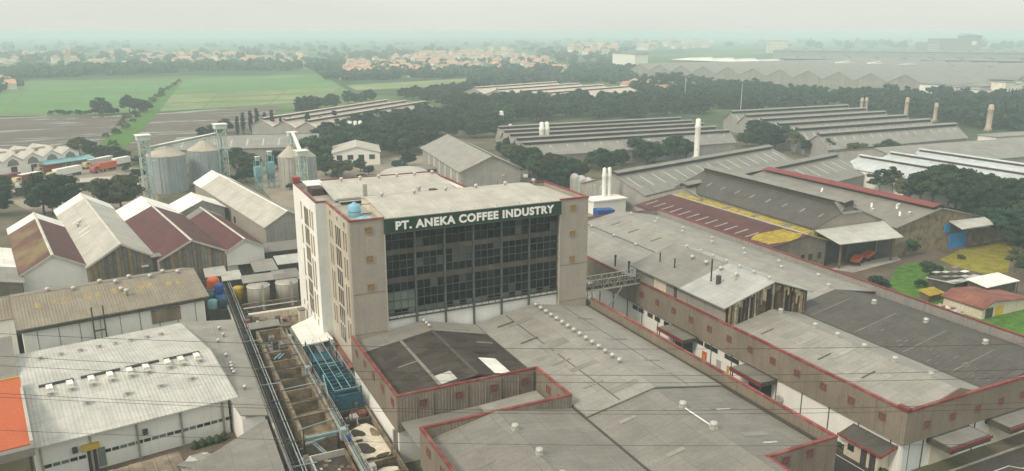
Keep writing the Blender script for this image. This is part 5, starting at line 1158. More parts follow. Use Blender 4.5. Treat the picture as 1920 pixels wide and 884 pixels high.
for lab, px0, py0, px1, py1, dep, z, m in (('long white warehouse roof behind the row of gables', 1262, 112, 1440, 118, 90, 14, 'far_white'), ('bright white flat roof in the far factory quarter', 1530, 122, 1702, 126, 110, 14, 'far_white'),
        ('slate flat roof spread right of the bright white roof', 1640, 142, 1905, 150, 70, 11, 'roof_far_slate'), ('slate roof strip behind the bright white roof', 1470, 110, 1990, 116, 120, 14, 'roof_far_slate'), ('long hazy grey roof near the horizon at right', 1450, 95, 2050, 101, 120, 16, 'roof_far_slate'),
        ('brownish flat roof before the slate roofs at right', 1545, 135, 1850, 150, 40, 10, 'roof_far_grey'), ('low hazy grey roof at the far right edge', 1680, 128, 2000, 134, 60, 14, 'roof_far_slate')):
    a, c = P(px0, py0, z), P(px1, py1, z); d = (c-a); L_ = d.length; ang = math.atan2(d.y, d.x)
    t = thing('far_roof', lab, 'factory', (a.x, a.y, 0), ang); MB().box(0, L_, 0, dep, 0, z-.6).obj('wall', 'roof_far_grey', t)
    MB().slab([(-2, -2, z), (L_+2, -2, z), (L_+2, dep*.5, z+2), (-2, dep*.5, z+2)], .5).obj('roof_slope', m, t); MB().slab([(-2, dep*.5+.1, z+2), (L_+2, dep*.5+.1, z+2), (L_+2, dep+2, z), (-2, dep+2, z)], .5).obj('roof_slope', m, t)
    n = int(L_/40)
    for i in range(n): MB().box(i*40+18, i*40+21, dep*.2, dep*.8, z+1, z+3.2).obj('roof_monitor', m, t)
a, c = P(1722, 178), P(1835, 186); d = c-a
t = thing('white_works', 'long cream white works block behind the woods at right', 'building', tuple(a), math.atan2(d.y, d.x)); MB().box(0, d.length, 0, 30, 0, 10).obj('wall', 'far_white', t); MB().slab([(-1, -1, 10.6), (d.length+1, -1, 10.6), (d.length+1, 31, 10.6), (-1, 31, 10.6)], .6).obj('roof', 'roof_far_slate', t)
for i in range(9): MB().box(6+i*9, 9+i*9, -.1, 0, 4, 7).obj('window', 'glass_window', t)
rr = random.Random(9)
for i in range(9):
    q = P(1800+i*15, 188-(i % 3)*7); w, h = rr.uniform(9, 16), rr.uniform(8, 15)
    t = thing('pale_block', 'pale boxy works building in the cluster at the right edge', 'building', tuple(q), rr.uniform(-.3, .2), 'pale works blocks at right edge')
    MB().box(-w/2, w/2, 0, w, 0, h).obj('wall', 'far_white' if i % 2 else 'house_wall', t); MB().box(-w/2-.3, w/2+.3, -.3, w+.3, h, h+.5).obj('roof', 'roof_far_grey', t)
    for k in range(3): MB().box(-w/2+1+k*w/3, -w/2+2.6+k*w/3, -.08, 0, h*.4, h*.65).obj('window', 'glass_window', t)
q = P(1790, 104); t = thing('tower_works', 'tall hazy grey works block on the right horizon', 'building', tuple(q), math.radians(-25))
MB().box(-40, 30, 0, 60, 0, 40).obj('main_block', 'roof_far_grey', t); MB().box(-70, -40, 0, 60, 0, 30).obj('side_block', 'roof_far_grey', t); MB().box(30, 62, 0, 50, 0, 46).obj('tower_block', 'roof_far_grey', t); MB().slab([(28, -2, 47), (64, -2, 47), (64, 52, 51), (28, 52, 51)], 1).obj('roof', 'roof_far_slate', t)
for k in range(4): MB().box(-70, -41, -.6, 0, 8+k*5.5, 9.5+k*5.5).obj('floor_band', 'far_white', t)
MB().box(38, 50, -.5, 0, 24, 34).obj('window', 'far_white', t)
q = P(1458, 100); t = thing('yellow_block', 'yellowish lit apartment block on the hazy horizon', 'building', tuple(q), math.radians(-25)); MB().box(-26, 26, 0, 20, 0, 34).obj('wall', 'wall_cream', t); MB().box(-27, 27, -1, 21, 34, 35).obj('roof', 'far_white', t)
for k in range(6):
    for z in (8, 16, 24): MB().box(-22+k*8, -18+k*8, -.4, 0, z, z+4).obj('window', 'far_white', t)
# ---------------------------------------------------------------- truck yard and hangars at far left
sheet('truck_yard', [tuple(P(-40, 345)), tuple(P(60, 400)), tuple(P(300, 385)), tuple(P(285, 318)), tuple(P(150, 305)), tuple(P(-40, 320))], 'dirt_pale', .06)
t = bayshed('white_hangar', 'row of white round gabled hangars behind the parked trucks', *tuple(UV(6, 412))[:2], 8.9+90, 1, 1, 1, 1, 1, 'roof_cream', None) if False else None
a = P(-30, 342); d = P(152, 314)-a; ang = math.atan2(d.y, d.x)
WHG = shed('white_hangar', 'row of white gabled hangars with dark doors behind the parked trucks', 'hangar', tuple(a), ang, 26, [(d.length/5, .5)]*5, 6.6, 2.4, 'roof_cream', 'far_white', 'far_white', cap=None)
for k in range(5):
    w = d.length/5; MB().box(w*(k+.36), w*(k+.66), -.15, 0, 0, 4.2).obj('door', 'glass_window', WHG); MB().slab([(w*(k+.2), 8, 9.6), (w*(k+.8), 8, 9.6), (w*(k+.8), 10, 9.6), (w*(k+.2), 10, 9.6)], .7).obj('roof_vent_box', 'silo_roof', WHG)
    MB().prism_y([(w*(k+.2), 4.6), (w*(k+.8), 4.6), (w*(k+.72), 6.4), (w*(k+.5), 7.4), (w*(k+.28), 6.4)], -.1, 0).obj('gable_screen', 'roof_tan', WHG)
MB().slab([(d.length*.55, -5, 4.0), (d.length+4, -5, 4.0), (d.length+4, -.3, 5.0), (d.length*.55, -.3, 5.0)], .2).obj('porch_roof', 'teal_steel', WHG)
WHEEL = MB().tube((0, -.18, 0), (0, .18, 0), .52, 12).mesh('wheel', 'rubber')
def truck(px, py, ang, L, body, cab, top, label, h=3.6):
    t = thing('lorry', label, 'lorry', tuple(P(px, py)), ang, 'lorries parked in the yard')
    MB().box(0, L, -1.25, 1.25, 1.2, h).obj('box_body', body, t); MB().box(-.05, L+.05, -1.3, 1.3, h, h+.12).obj('body_top', top, t); MB().box(-2.6, L, -.5, .5, .8, 1.2).obj('chassis', 'steel_dark', t)
    c = MB().prism_y([(-3.0, .7), (-.4, .7), (-.4, 2.9), (-2.5, 2.9), (-3.0, 1.9)], -1.2, 1.2).obj('cab', cab, t)
    MB().prism_y([(-2.95, 1.95), (-2.5, 2.75), (-2.4, 2.75), (-2.85, 1.95)], -1.05, 1.05).obj('windscreen', 'glass_window', c)
    for sy in (-1.22, 1.17): MB().box(-1.9, -.8, sy, sy+.05, 1.9, 2.6).obj('side_window', 'glass_window', c)
    MB().box(-3.1, -2.95, -1.1, 1.1, .5, .9).obj('bumper', 'steel_dark', t)
    for x in (-1.8, L*.28, L-2.4, L-1.1):
        for y in (-1.05, 1.05): put(WHEEL, 'wheel', t, (x, y, .52))
HD = math.radians(46)
for px_, py_, L, body, cab, top, lab in ((80, 326, 12, 'red_truck', 'cab_cream', 'roof_bright', 'red box lorry with white top in front of the white hangars'), (104, 336, 12, 'far_white', 'cab_cream', 'roof_bright', 'white box lorry with cream cab nearest the dark tree'),
        (184, 324, 9, 'orange_paint', 'red_truck', 'red_truck', 'bright red open tipper lorry at the right of the yard'), (40, 346, 8, 'maroon_truck', 'cab_cream', 'roof_bright', 'small maroon lorry with white top left of the dark tree'),
        (168, 316, 12, 'roof_white', 'cab_cream', 'roof_bright', 'white lorry behind the red tipper'), (62, 326, 9, 'cab_cream', 'cab_cream', 'roof_bright', 'cream lorry at the hangar door'), (-6, 338, 8, 'far_white', 'far_white', 'roof_bright', 'white van lorry cut by the left edge'),
        (130, 318, 11, 'roof_cream', 'cab_cream', 'roof_bright', 'cream trailer lorry behind the red box lorry'), (2, 348, 8, 'maroon_truck', 'cab_cream', 'maroon_truck', 'maroon lorry at the left edge'), (215, 314, 8, 'far_white', 'cab_cream', 'roof_bright', 'white lorry partly behind the right yard tree')):
    truck(px_, py_, HD, L, body, cab, top, lab)
def car(px, py, ang, m, label):
    t = thing('parked_car', label, 'car', tuple(P(px, py)), ang)
    MB().prism_y([(-2.1, .4), (2.1, .4), (2.15, .85), (1.2, 1.0), (.6, 1.5), (-1.2, 1.5), (-1.9, 1.0), (-2.15, .9)], -.85, .85).obj('body', m, t); MB().prism_y([(1.12, 1.0), (.58, 1.42), (-1.15, 1.42), (-1.75, 1.0)], -.87, .87).obj('windows', 'glass_window', t)
    for x in (-1.3, 1.3):
        for y in (-.8, .8): put(WHEEL, 'wheel', t, (x, y, .32), 0, (.6, .6, .6))
car(18, 366, .4, 'far_white', 'white car by the trees at the left edge'); car(985, 334, 1.2, 'far_white', 'white car on the lane beside the tree row')
hut('cream flat shelter roof behind the parked lorries near trees', -20, -9, 318, 324, 3.4, 'roof_cream'); hut('pale shelter roof left of the silos', *(P(215, 368).x, P(262, 366).x), P(240, 370).y, P(240, 370).y+10, 3.4, 'roof_white'); hut('cream low yard shelter by the left edge', P(30, 366).x, P(75, 366).x, P(50, 368).y, P(50, 368).y+8, 3.2, 'roof_cream')
# ---------------------------------------------------------------- yard with huts at the right edge
sheet('side_yard', [(126, 60), (240, 60), (240, 142), (150, 142), (126, 132)], 'soil', .05)
def blobsheet(name, px, m, z):
    sheet(name, [tuple(P(x, y)) for x, y in px], m, z)
blobsheet('green_lawn', [(1690, 565), (1668, 530), (1680, 502), (1720, 492), (1768, 498), (1806, 530), (1836, 590), (1880, 584), (1990, 566), (2040, 690), (1920, 660), (1800, 610)], 'grass_green', .09)
blobsheet('yellow_lawn', [(1762, 488), (1800, 469), (1850, 460), (1878, 446), (1898, 468), (1890, 512), (1850, 516), (1800, 503)], 'grass_yellow', .09)
t = shed('rust_roof_hut', 'hut with rusty red sheet roof and yellow wall on the lawn', 'hut', (149, 92, 0), math.radians(0), 8.5, [(14, .2)], 2.6, 1.1, 'roof_rust', 'wall_cream', cap=None)
MB().box(4, 6.5, -.1, 0, .2, 2.2).obj('panel', 'yellow_paint', t); MB().box(1.0, 3.2, -.1, 0, 0, 2.2).obj('door', 'steel_dark', t)
hut('white sheet roof shelter at the right edge behind rusty roof', 159, 170, 98, 103, 3.6, 'roof_bright')
h = hut('patched grey sheet shelter between the lawn and yellow grass', 157, 168, 104, 111, 3.0, 'roof_white', 'concrete_dark', -.6)
for i in range(10): tp(h, 'loose_sheet', random.choice(['roof_white', 'roof_grey', 'roof_bright']), MB().slab([(157.5+i*.9, 104+(i*3 % 7), 3.25+.05*i), (159.5+i*.9, 104.2+(i*3 % 7), 3.25+.05*i), (159.3+i*.9, 105.4+(i*3 % 7), 3.2+.05*i), (157.4+i*.9, 105.2+(i*3 % 7), 3.2+.05*i)], .06))
hut('small moss yellow roof hut on the green lawn', 148, 153, 103, 106, 1.8, 'roof_yellow_moss', 'wood')
t = thing('rubble_heap', 'pale rubble heap beside the rusty roofed hut', 'rubble', (146.5, 97, 0))
for i in range(22): s = random.uniform(.3, .8); MB().slab([(-s, -s, .1), (s, -s*.8, .2), (s, s, 0), (-s, s*.7, .1)], .2).obj('slab', random.choice(['concrete', 'roof_white', 'foam']), t, loc=(random.uniform(-2, 3), random.uniform(-3, 4), .25+.03*i), rz=random.random()*3)
sheet('concrete_apron', [tuple(P(1555, 505)), tuple(P(1600, 512)), tuple(P(1690, 488)), tuple(P(1680, 480))], 'concrete', .08)
# ---------------------------------------------------------------- fields
def plots(name, a, b_, c, d, nu, nv, m, z):
    "a field cut into plots with earth bunds left between them; corners are pixels a b along the near side, c d along the far side"
    a, b_, c, d = (P(*q) for q in (a, b_, c, d)); rp = random.Random(len(name)*7 + nu)
    us = [0] + sorted((k + rp.uniform(-.25, .25))/nu for k in range(1, nu)) + [1]; vs = [0] + sorted((k + rp.uniform(-.25, .25))/nv for k in range(1, nv)) + [1]
    f = lambda u, v: (a*(1-u)+b_*u)*(1-v) + (c*(1-u)+d*u)*v
    for i in range(nu):
        for k in range(nv):
            g = .006; u0, u1, v0, v1 = us[i]+g, us[i+1]-g, vs[k]+g*1.3, vs[k+1]-g*1.3
            sheet(name, [tuple(f(u0, v0)), tuple(f(u1, v0)), tuple(f(u1, v1)), tuple(f(u0, v1))], m, z)
blobsheet('field_bund', [(-60, 214.5), (150, 214.5), (274, 208.5), (337, 149.5), (60, 151.5), (-60, 171)], 'bund', .04)
blobsheet('field_bund', [(290, 210.5), (520, 196.5), (666, 178), (600, 138.5), (345, 148.5)], 'bund', .04)
plots('rice_plot', (-60, 214), (272, 208), (-20, 160), (334, 151), 4, 5, 'paddy_green', .09)
plots('rice_plot', (318, 178), (640, 163), (345, 149), (600, 139), 4, 3, 'paddy_green', .09)
plots('pale_plot', (290, 210), (600, 190), (318, 178.6), (640, 163.4), 3, 5, 'paddy_pale', .09)
blobsheet('pale_field', [(668, 170), (900, 158), (890, 147), (650, 160)], 'paddy_pale', .05)
blobsheet('muddy_field', [(-60, 222), (262, 214), (182, 276), (-60, 282)], 'mud', .05)
blobsheet('muddy_field', [(292, 213), (522, 198), (505, 235), (420, 250), (335, 277), (232, 277)], 'mud', .05)
blobsheet('grass_bank', [(176, 278), (236, 278), (296, 212), (346, 149), (337, 148.5), (268, 209)], 'grass_green', .12)
for px in ([(-60, 219), (150, 218), (264, 211), (262, 208.5), (150, 214.5), (-60, 214.5)], [(296, 195), (600, 186), (600, 185), (297, 193.6)], [(302, 187), (640, 173), (640, 172), (303, 185.8)], [(60, 196), (280, 190), (280, 189.4), (60, 195)]):
    blobsheet('field_bund', px, 'bund', .16)

# ---------------------------------------------------------------- trees
import numpy as np
def leaf_crown(name, seed, rx, ry, rz, zc, nclump, nleaf, size, m, low=-.55, core=True, clump=.34):
    rs = np.random.RandomState(seed); V = []; F = []
    for c in range(nclump):
        while True:
            d = rs.normal(size=3); d /= np.linalg.norm(d)
            if d[2] > low: break
        rad = rs.uniform(.55, .95) * (1 + .12*math.sin(3*math.atan2(d[1], d[0]) + seed))
        cc = np.array([d[0]*rx*rad, d[1]*ry*rad, zc + d[2]*rz*rad]); cr = clump*min(rx, ry)*rs.uniform(.75, 1.25)
        if core:
            o = len(V)
            for i in range(5):
                for k in range(3): a = 2*math.pi*i/5+k; q = (-.6, 0, .6)[k]; w = math.sqrt(1-q*q)*cr*.72; V.append((cc[0]+w*math.cos(a), cc[1]+w*math.sin(a), cc[2]+q*cr*.62))
            for i in range(5):
                j = (i+1) % 5
                for k in range(2): F.append((o+3*i+k, o+3*j+k, o+3*j+k+1, o+3*i+k+1))
            F.append(tuple(o+3*i+2 for i in range(5)))
        for k in range(nleaf):
            e = rs.normal(size=3); e /= np.linalg.norm(e); e[2] = abs(e[2])*.8 - .15
            p = cc + e*cr*rs.uniform(.7, 1.1)*np.array([1, 1, .8])
            n = e + rs.normal(size=3)*.55; n /= np.linalg.norm(n); a = np.cross(n, rs.normal(size=3)); a /= np.linalg.norm(a); b_ = np.cross(n, a); s = size*rs.uniform(.6, 1.3)
            o = len(V)
            for q in (a*s, b_*s*.6, -a*s, -b_*s*.6): V.append(tuple(p+q))
            F.append((o, o+1, o+2, o+3))
    me = bpy.data.meshes.new(name); me.from_pydata(V, [], F); me.materials.append(MATS[m]); me.update(); return me
def trunk_mesh(name, h, r, seed, limbs=4, spread=.3):
    rs = random.Random(seed); b = MB(); p = Vector((0, 0, -.2)); rr_ = r
    for k in range(4):
        q = Vector((rs.uniform(-.04, .04)*h, rs.uniform(-.04, .04)*h, h*(k+1)/4)); b.tube(p, q, rr_, 7, rr_*.82); p = q; rr_ *= .82
    for k in range(limbs):
        a = 2*math.pi*k/limbs + rs.random(); z = h*rs.uniform(.55, .9); b.tube((0, 0, z), (math.cos(a)*h*spread, math.sin(a)*h*spread, z+h*.35), r*.5, 5, r*.2)
    return b.mesh(name, 'bark')
KIND = {}
def kind(key, specs, trunk): KIND[key] = ([leaf_crown(f'crown_{key}', *s) for s in specs], trunk_mesh(f'trunk_{key}', *trunk))
kind('broad', [(11, 5.4, 5.4, 4.6, 6.2, 52, 64, .42, 'leaf_dark', -.85), (12, 5.8, 5.0, 4.8, 6.2, 52, 64, .42, 'leaf_mid', -.85), (13, 5.2, 5.6, 5.0, 6.4, 52, 64, .42, 'leaf_dark', -.85), (14, 5.5, 5.5, 4.2, 6.0, 46, 64, .42, 'leaf_olive', -.8)], (6.0, .38, 1))
kind('wood', [(21, 7, 7, 5.2, 6.2, 46, 46, .6, 'leaf_dark', -.85, True, .3), (22, 6.6, 7.6, 4.8, 6.0, 46, 46, .6, 'leaf_mid', -.85, True, .3), (23, 7.6, 6.6, 5.4, 6.4, 48, 46, .6, 'leaf_dark', -.85, True, .3)], (6, .4, 2))
kind('oval', [(31, 3.6, 3.6, 4.6, 6.4, 28, 50, .45, 'leaf_mid'), (32, 3.4, 3.8, 5, 6.8, 28, 50, .45, 'leaf_olive'), (33, 3.8, 3.4, 4.4, 6.2, 28, 50, .45, 'leaf_dark')], (5, .24, 3))
kind('conifer', [(41, 1.0, 1.0, 6.4, 7, 90, 26, .34, 'leaf_dark', -.99, True, .62), (42, .9, 1.1, 6.6, 7.2, 90, 26, .34, 'leaf_dark', -.99, True, .62)], (3, .2, 4, 2, .1))
kind('bush', [(51, 1.8, 1.8, 1.3, 1.4, 16, 46, .26, 'leaf_dark'), (52, 2.0, 1.6, 1.2, 1.3, 16, 46, .26, 'leaf_mid')], (1.2, .12, 5))
kind('bright', [(61, 2.2, 2.2, 1.4, 1.5, 14, 40, .4, 'leaf_bright'), (62, 2.4, 2, 1.6, 1.6, 14, 40, .4, 'leaf_bright')], (1.4, .14, 6))
kind('near', [(71, 5, 5, 4.6, 7, 44, 90, .36, 'leaf_dark'), (72, 5.4, 4.8, 4.8, 7.2, 44, 90, .36, 'leaf_dark'), (73, 4.8, 5.2, 4.4, 6.8, 44, 90, .36, 'leaf_mid')], (6, .35, 7))
def palm_crown(name, seed):
    rs = random.Random(seed); V = []; F = []
    for k in range(16):
        a = 2*math.pi*k/16 + rs.uniform(-.15, .15); el = rs.uniform(-.2, .9); L = rs.uniform(2.6, 3.4); pr = None
        for i in range(6):
            t = i/5; r = L*t; z = 7.5 + L*(math.sin(el)*t - .75*t*t); w = .42*(1-t*.8); c, s = math.cos(a), math.sin(a)
            o = len(V); V += [(c*r-s*w, s*r+c*w, z-.15), (c*r, s*r, z+.12), (c*r+s*w, s*r-c*w, z-.15)]
            if pr is not None: F += [(pr, pr+1, o+1, o), (pr+1, pr+2, o+2, o+1)]
            pr = o
    me = bpy.data.meshes.new(name); me.from_pydata(V, [], F); me.materials.append(MATS['leaf_mid']); me.update(); return me
KIND['palm'] = ([palm_crown('crown_palm', 81), palm_crown('crown_palm', 82)], trunk_mesh('trunk_palm', 7.5, .18, 8, 0))
TR = random.Random(77)
NAMES = dict(broad='broad_tree', wood='broad_tree', oval='oval_tree', conifer='conifer', bush='shrub', bright='leafy_bush', near='dense_tree', palm='palm_tree')
CATS = dict(bush='shrub', bright='bush', palm='palm')
def tree(k, px, py, h=None, label=None, group=None, w=None, p=None):
    cs, tr = KIND[k]; q = p or P(px, py)
    base = {'broad': 11, 'wood': 11.4, 'oval': 11.4, 'conifer': 13.6, 'bush': 2.7, 'bright': 3.1, 'near': 11.6, 'palm': 8.6}[k]
    s = (h or base*TR.uniform(.85, 1.2))/base; sw = (w or TR.uniform(.9, 1.12))*s
    t = thing(NAMES[k], label, CATS.get(k, 'tree'), tuple(q), TR.uniform(0, 6.28), group)
    put(tr, 'trunk', t, (0, 0, 0), 0, (sw, sw, s)); put(TR.choice(cs), 'crown', t, (0, 0, 0), 0, (sw, sw, s))
    return t
def inside(x, y, poly):
    c = False; n = len(poly)
    for i in range(n):
        x0, y0 = poly[i]; x1, y1 = poly[i-1]
        if (y0 > y) != (y1 > y) and x < (x1-x0)*(y-y0)/(y1-y0)+x0: c = not c
    return c
WOODS = []
def wood(poly, n, k, label, group, hmin, hmax, gap=6.0, avoid=()):
    xs = [p[0] for p in poly]; ys = [p[1] for p in poly]; pts = []; tries = 0
    w0 = [P(x, y) for x, y in poly]; wp = [(p.x, p.y) for p in w0]; ax, bx = min(p[0] for p in wp), max(p[0] for p in wp); ay, by = min(p[1] for p in wp), max(p[1] for p in wp)
    while len(pts) < n and tries < n*60:
        tries += 1; x, y = TR.uniform(ax, bx), TR.uniform(ay, by)
        if not inside(x, y, wp): continue
        if any((x-a)**2+(y-b_)**2 < gap*gap for a, b_ in pts): continue
        if any(inside(x, y, v) for v in avoid): continue
        pts.append((x, y)); tree(k, 0, 0, TR.uniform(hmin, hmax), label, group, p=Vector((x, y, 0)))
G_MILL = [(50, 428), (66, 400), (190, 505), (150, 540)]
G2_MILL = [(240, 630), (345, 670), (395, 570), (290, 520)]
wood([(585, 312), (590, 268), (640, 256), (750, 232), (850, 212), (935, 196), (945, 236), (935, 262), (880, 262), (800, 262), (795, 290), (720, 292), (640, 288)], 84, 'wood', 'dark broad tree in the dense grove between hangar and far mills', 'grove behind the tall block', 8, 12.5, 6.5, [G_MILL])
wood([(500, 216), (600, 200), (735, 184), (880, 170), (930, 178), (930, 196), (850, 204), (740, 184.5), (560, 216)], 40, 'wood', 'broad tree in the belt behind the pinkish mill roofs', 'tree belt behind the pink mill', 8, 11, 7.5, [G_MILL, G2_MILL])
wood([(930, 196), (1060, 200), (1200, 196), (1380, 198), (1400, 210), (1275, 219), (1100, 226), (945, 233)], 90, 'wood', 'dark tree in the forest belt behind the five ridged mill', 'forest belt behind the ridged mill', 9, 13, 7.5, [G2_MILL])
for i, (x, y, h) in enumerate(((948, 296, 10), (962, 308, 11), (978, 318, 11), (992, 332, 12), (1008, 338, 11), (1024, 346, 12), (1040, 352, 12), (1056, 352, 12), (1070, 346, 11), (1084, 340, 10), (1032, 330, 11), (1000, 318, 10), (1060, 336, 10), (985, 300, 10))):
    tree('broad', x, y, h*.92, 'leafy street tree in the row beside the hangar lane', 'street trees along the hangar lane')
LONE = [('broad', 1165, 312, rise(1165, 312, 282), 'dark round tree left of the clump before the ridged mill'), ('broad', 1192, 303, rise(1192, 303, 260), 'tall round tree in the clump before the ridged mill'), ('broad', 1213, 310, rise(1213, 310, 264), 'front round tree in the clump before the ridged mill'), ('broad', 1266, 300, rise(1266, 300, 256), 'very round dark tree beside the tall single stack'), ('broad', 1245, 296, rise(1245, 296, 262), 'small round tree left of the very round tree'), ('broad', 1140, 320, rise(1140, 320, 288), 'low tree between the street row and the mill clump'), ('broad', 1110, 318, rise(1110, 318, 285), 'low tree at the end of the street row'),
        ('oval', 1176, 366, 8.5, 'bushy tree right of the paired white stacks'), ('oval', 1160, 362, 6.5, 'brownish thin tree touching the paired white stacks'),
        ('broad', 1398, 276, rise(1398, 276, 245), 'leftmost tree in the clump between the two mills'), ('broad', 1425, 279, rise(1425, 279, 232), 'second tree in the clump between the two mills'), ('broad', 1452, 284, rise(1452, 284, 236), 'third tree in the clump between the two mills'), ('oval', 1486, 290, rise(1486, 290, 243), 'olive oval tree right in the clump between mills'), ('oval', 1508, 294, rise(1508, 294, 258), 'last oval tree of the clump between mills'),
        ('oval', 1550, 300, rise(1550, 300, 262), 'small pale tree left of the tree pair before plain roof'), ('broad', 1603, 302, rise(1603, 302, 264), 'left tree of the pair before the plain grey roof'), ('broad', 1662, 300, rise(1662, 300, 261), 'right tree of the pair before the plain grey roof'), ('broad', 1672, 302, rise(1672, 302, 268), 'small tree leaning on the right tree of the pair'),
        ('oval', 1575, 345, rise(1575, 345, 306), 'tree by the red ridge hall far end'), ('oval', 1600, 347, rise(1600, 347, 314), 'second tree by the red ridge hall far end'), ('oval', 1648, 366, rise(1648, 366, 312), 'thin leafy tree above the red ridge strip'), ('oval', 1672, 368, rise(1672, 368, 316), 'right thin leafy tree above the red ridge strip'),
        ('near', 1745, 392, 13.5, 'big dark tree at the red ridge hall right end'), ('near', 1775, 396, 13, 'second big dark tree right of the red ridge hall'), ('near', 1805, 412, 13.5, 'third big dark tree of the right hand group'), ('near', 1838, 418, 13, 'fourth big dark tree of the right hand group'), ('near', 1870, 428, 12, 'fifth big dark tree near the right edge'), ('near', 1905, 432, 12.5, 'big dark tree cut by the right edge'), ('near', 1850, 446, 10, 'dark tree in front of the right hand group'), ('near', 1888, 462, 11, 'bright lit tree beside the yellow grass'), ('near', 1925, 478, 11, 'tree at right edge behind the yellow grass'), ('oval', 1902, 512, 6, 'thin tree at the right edge by yellow grass'), ('oval', 1922, 530, 6.5, 'thin leaning tree at right edge above white roof'),
        ('near', 1722, 388, 12, 'big dark tree behind the red ridge strip right end'), ('near', 1760, 380, 13.5, 'big dark tree in the back row of the right hand group'), ('near', 1792, 392, 14, 'tallest dark tree of the right hand group'), ('near', 1822, 400, 13.5, 'back row dark tree left of the edge group'), ('near', 1856, 408, 13, 'back row dark tree of the edge group'), ('near', 1890, 412, 13, 'back row dark tree nearest the right edge'), ('near', 1930, 420, 13, 'dark tree mostly outside the right edge'), ('near', 1828, 432, 11.5, 'front dark tree beside the blue door annex'), ('near', 1870, 446, 11.5, 'front dark tree above the yellow grass'), ('near', 1912, 452, 12, 'front dark tree at right edge above yellow grass'), ('near', 1905, 486, 9, 'leafy tree on the right of the yellow grass'),
        ('bush', 1688, 478, 5.4, 'large dark shrub before the red ridge hall wall'), ('bush', 1702, 474, 4.6, 'dark shrub touching the large shrub'), ('bush', 1642, 548, 3.4, 'dark shrub against the long parapet'), ('bush', 1655, 546, 2.6, 'small shrub right of the parapet shrub'), ('bush', 1748, 520, 3.4, 'dark bush behind the green lawn'), ('bush', 1762, 526, 3.4, 'dark bush beside the patched shelter'), ('bush', 1724, 540, 1.8, 'low reddish bush on the green lawn'), ('bush', 1735, 506, 2.2, 'small bush at lawn corner by crates'), ('bush', 1800, 486, 1.4, 'low shrub on the yellow grass'),
        ('broad', 84, 404, 12.5, 'dark tree left in the truck yard'), ('broad', 128, 396, 12, 'dark broad tree in the middle of the truck yard'), ('oval', 100, 405, 7, 'small tree under the left yard tree'), ('broad', 228, 398, 13, 'dark tree left of the first elevator tower'), ('oval', 208, 402, 8, 'dark small tree behind the bright shed roof'), ('broad', 6, 372, 8, 'dark tree at the left edge of the yard'), ('broad', -4, 404, 9, 'dark tree cut by the left edge above the sheds'),
        ('broad', 150, 292, 9.5, 'tree at the end of the white hangars'), ('broad', 178, 298, 8, 'tree right of the white hangars'), ('broad', 202, 302, 7.5, 'second tree right of the white hangars'), ('broad', 222, 304, 7, 'third tree right of the white hangars'),
        ('broad', 448, 318, 9, 'tree behind the right elevator tower'), ('broad', 470, 326, 9, 'tree between the elevator tower and teal dryers'), ('broad', 462, 344, 7, 'low tree beside the teal dryers'), ('broad', 520, 318, 7.5, 'tree between teal dryers and tan silo'), ('broad', 612, 330, 8.5, 'tree right of the tan silo'), ('broad', 640, 332, 7.5, 'dark tree before the white hall left'), ('broad', 676, 322, 5.5, 'low round tree before the white hall'), ('broad', 765, 312, 6.5, 'tree between white hall and hangar'), ('broad', 752, 322, 5, 'low tree behind the barrel roofed shed'), ('broad', 380, 262, 7, 'tree at the muddy field corner'), ('broad', 402, 258, 7.5, 'second tree at the muddy field corner'), ('broad', 425, 250, 8, 'third tree at the muddy field corner'),
        ('broad', 192, 217, 12, 'lone round tree on the rice field edge'), ('broad', 244, 212, 13, 'tall tree on the bank beside the rice field'), ('broad', 262, 211, 9, 'dark tree clump on the bank right'), ('broad', 276, 210, 8, 'dark bank tree nearest the pale field'), ('palm', 600, 292, 9, 'palm left of the three white stacks'), ('palm', 655, 284, 10, 'palm before the three white stacks'), ('palm', 705, 282, 9, 'palm right of the three white stacks'), ('palm', 760, 296, 9.5, 'palm at the grove edge left of the hangar')]
LONE += [('broad', 1128, 312, 8, 'shady tree filling the gap before the ridged mill left part'), ('broad', 1228, 306, 9, 'shady tree between the mill clump and very round tree'), ('broad', 1286, 298, 9, 'shady tree right beside the tall single stack'), ('broad', 1330, 288, 8, 'low tree right of the tall single stack'), ('broad', 1412, 268, rise(1412, 268, 228), 'back tree of the clump between the two mills'), ('broad', 1440, 270, rise(1440, 270, 230), 'second back tree of the clump between the two mills'), ('broad', 1470, 276, rise(1470, 276, 238), 'third back tree of the clump between the two mills'), ('broad', 1622, 306, rise(1622, 306, 272), 'low tree between the pair before the plain roof'), ('oval', 1625, 352, rise(1625, 352, 318), 'bushy tree between red ridge strip and pale hall'), ('broad', 1700, 380, rise(1700, 380, 330), 'dark tree linking the thin trees and the big group')]
for k, x, y, h, lab in LONE: tree(k, x, y, h, lab)
for x in (446, 458, 471, 484, 497, 511, 527, 545, 578, 601, 628, 646): tree('conifer', x + TR.uniform(-2, 2), 254 + TR.uniform(-3, 6) + (x-446)*.03, TR.uniform(12, 17), 'slender dark conifer in the row before the pinkish mill', 'conifers before the pink mill')
for i in range(34):
    t_ = i/34; x = 205 + (340-205)*t_**.8 + TR.uniform(-16, 12)*(1-t_); y = 274 - (274-151)*t_**.62 + TR.uniform(-3, 3)*(1-t_)
    tree('bright', x, y, TR.uniform(2.2, 4.6), 'bright green bush on the grass bank between the fields', 'bushes on the grass bank')
for i in range(14): tree('bush', 100 + i*9 + TR.uniform(-4, 4), 216.5 + TR.uniform(-.6, .6), TR.uniform(2.5, 5), 'dark scrub on the front edge of the rice field', 'scrub along the rice field edge')
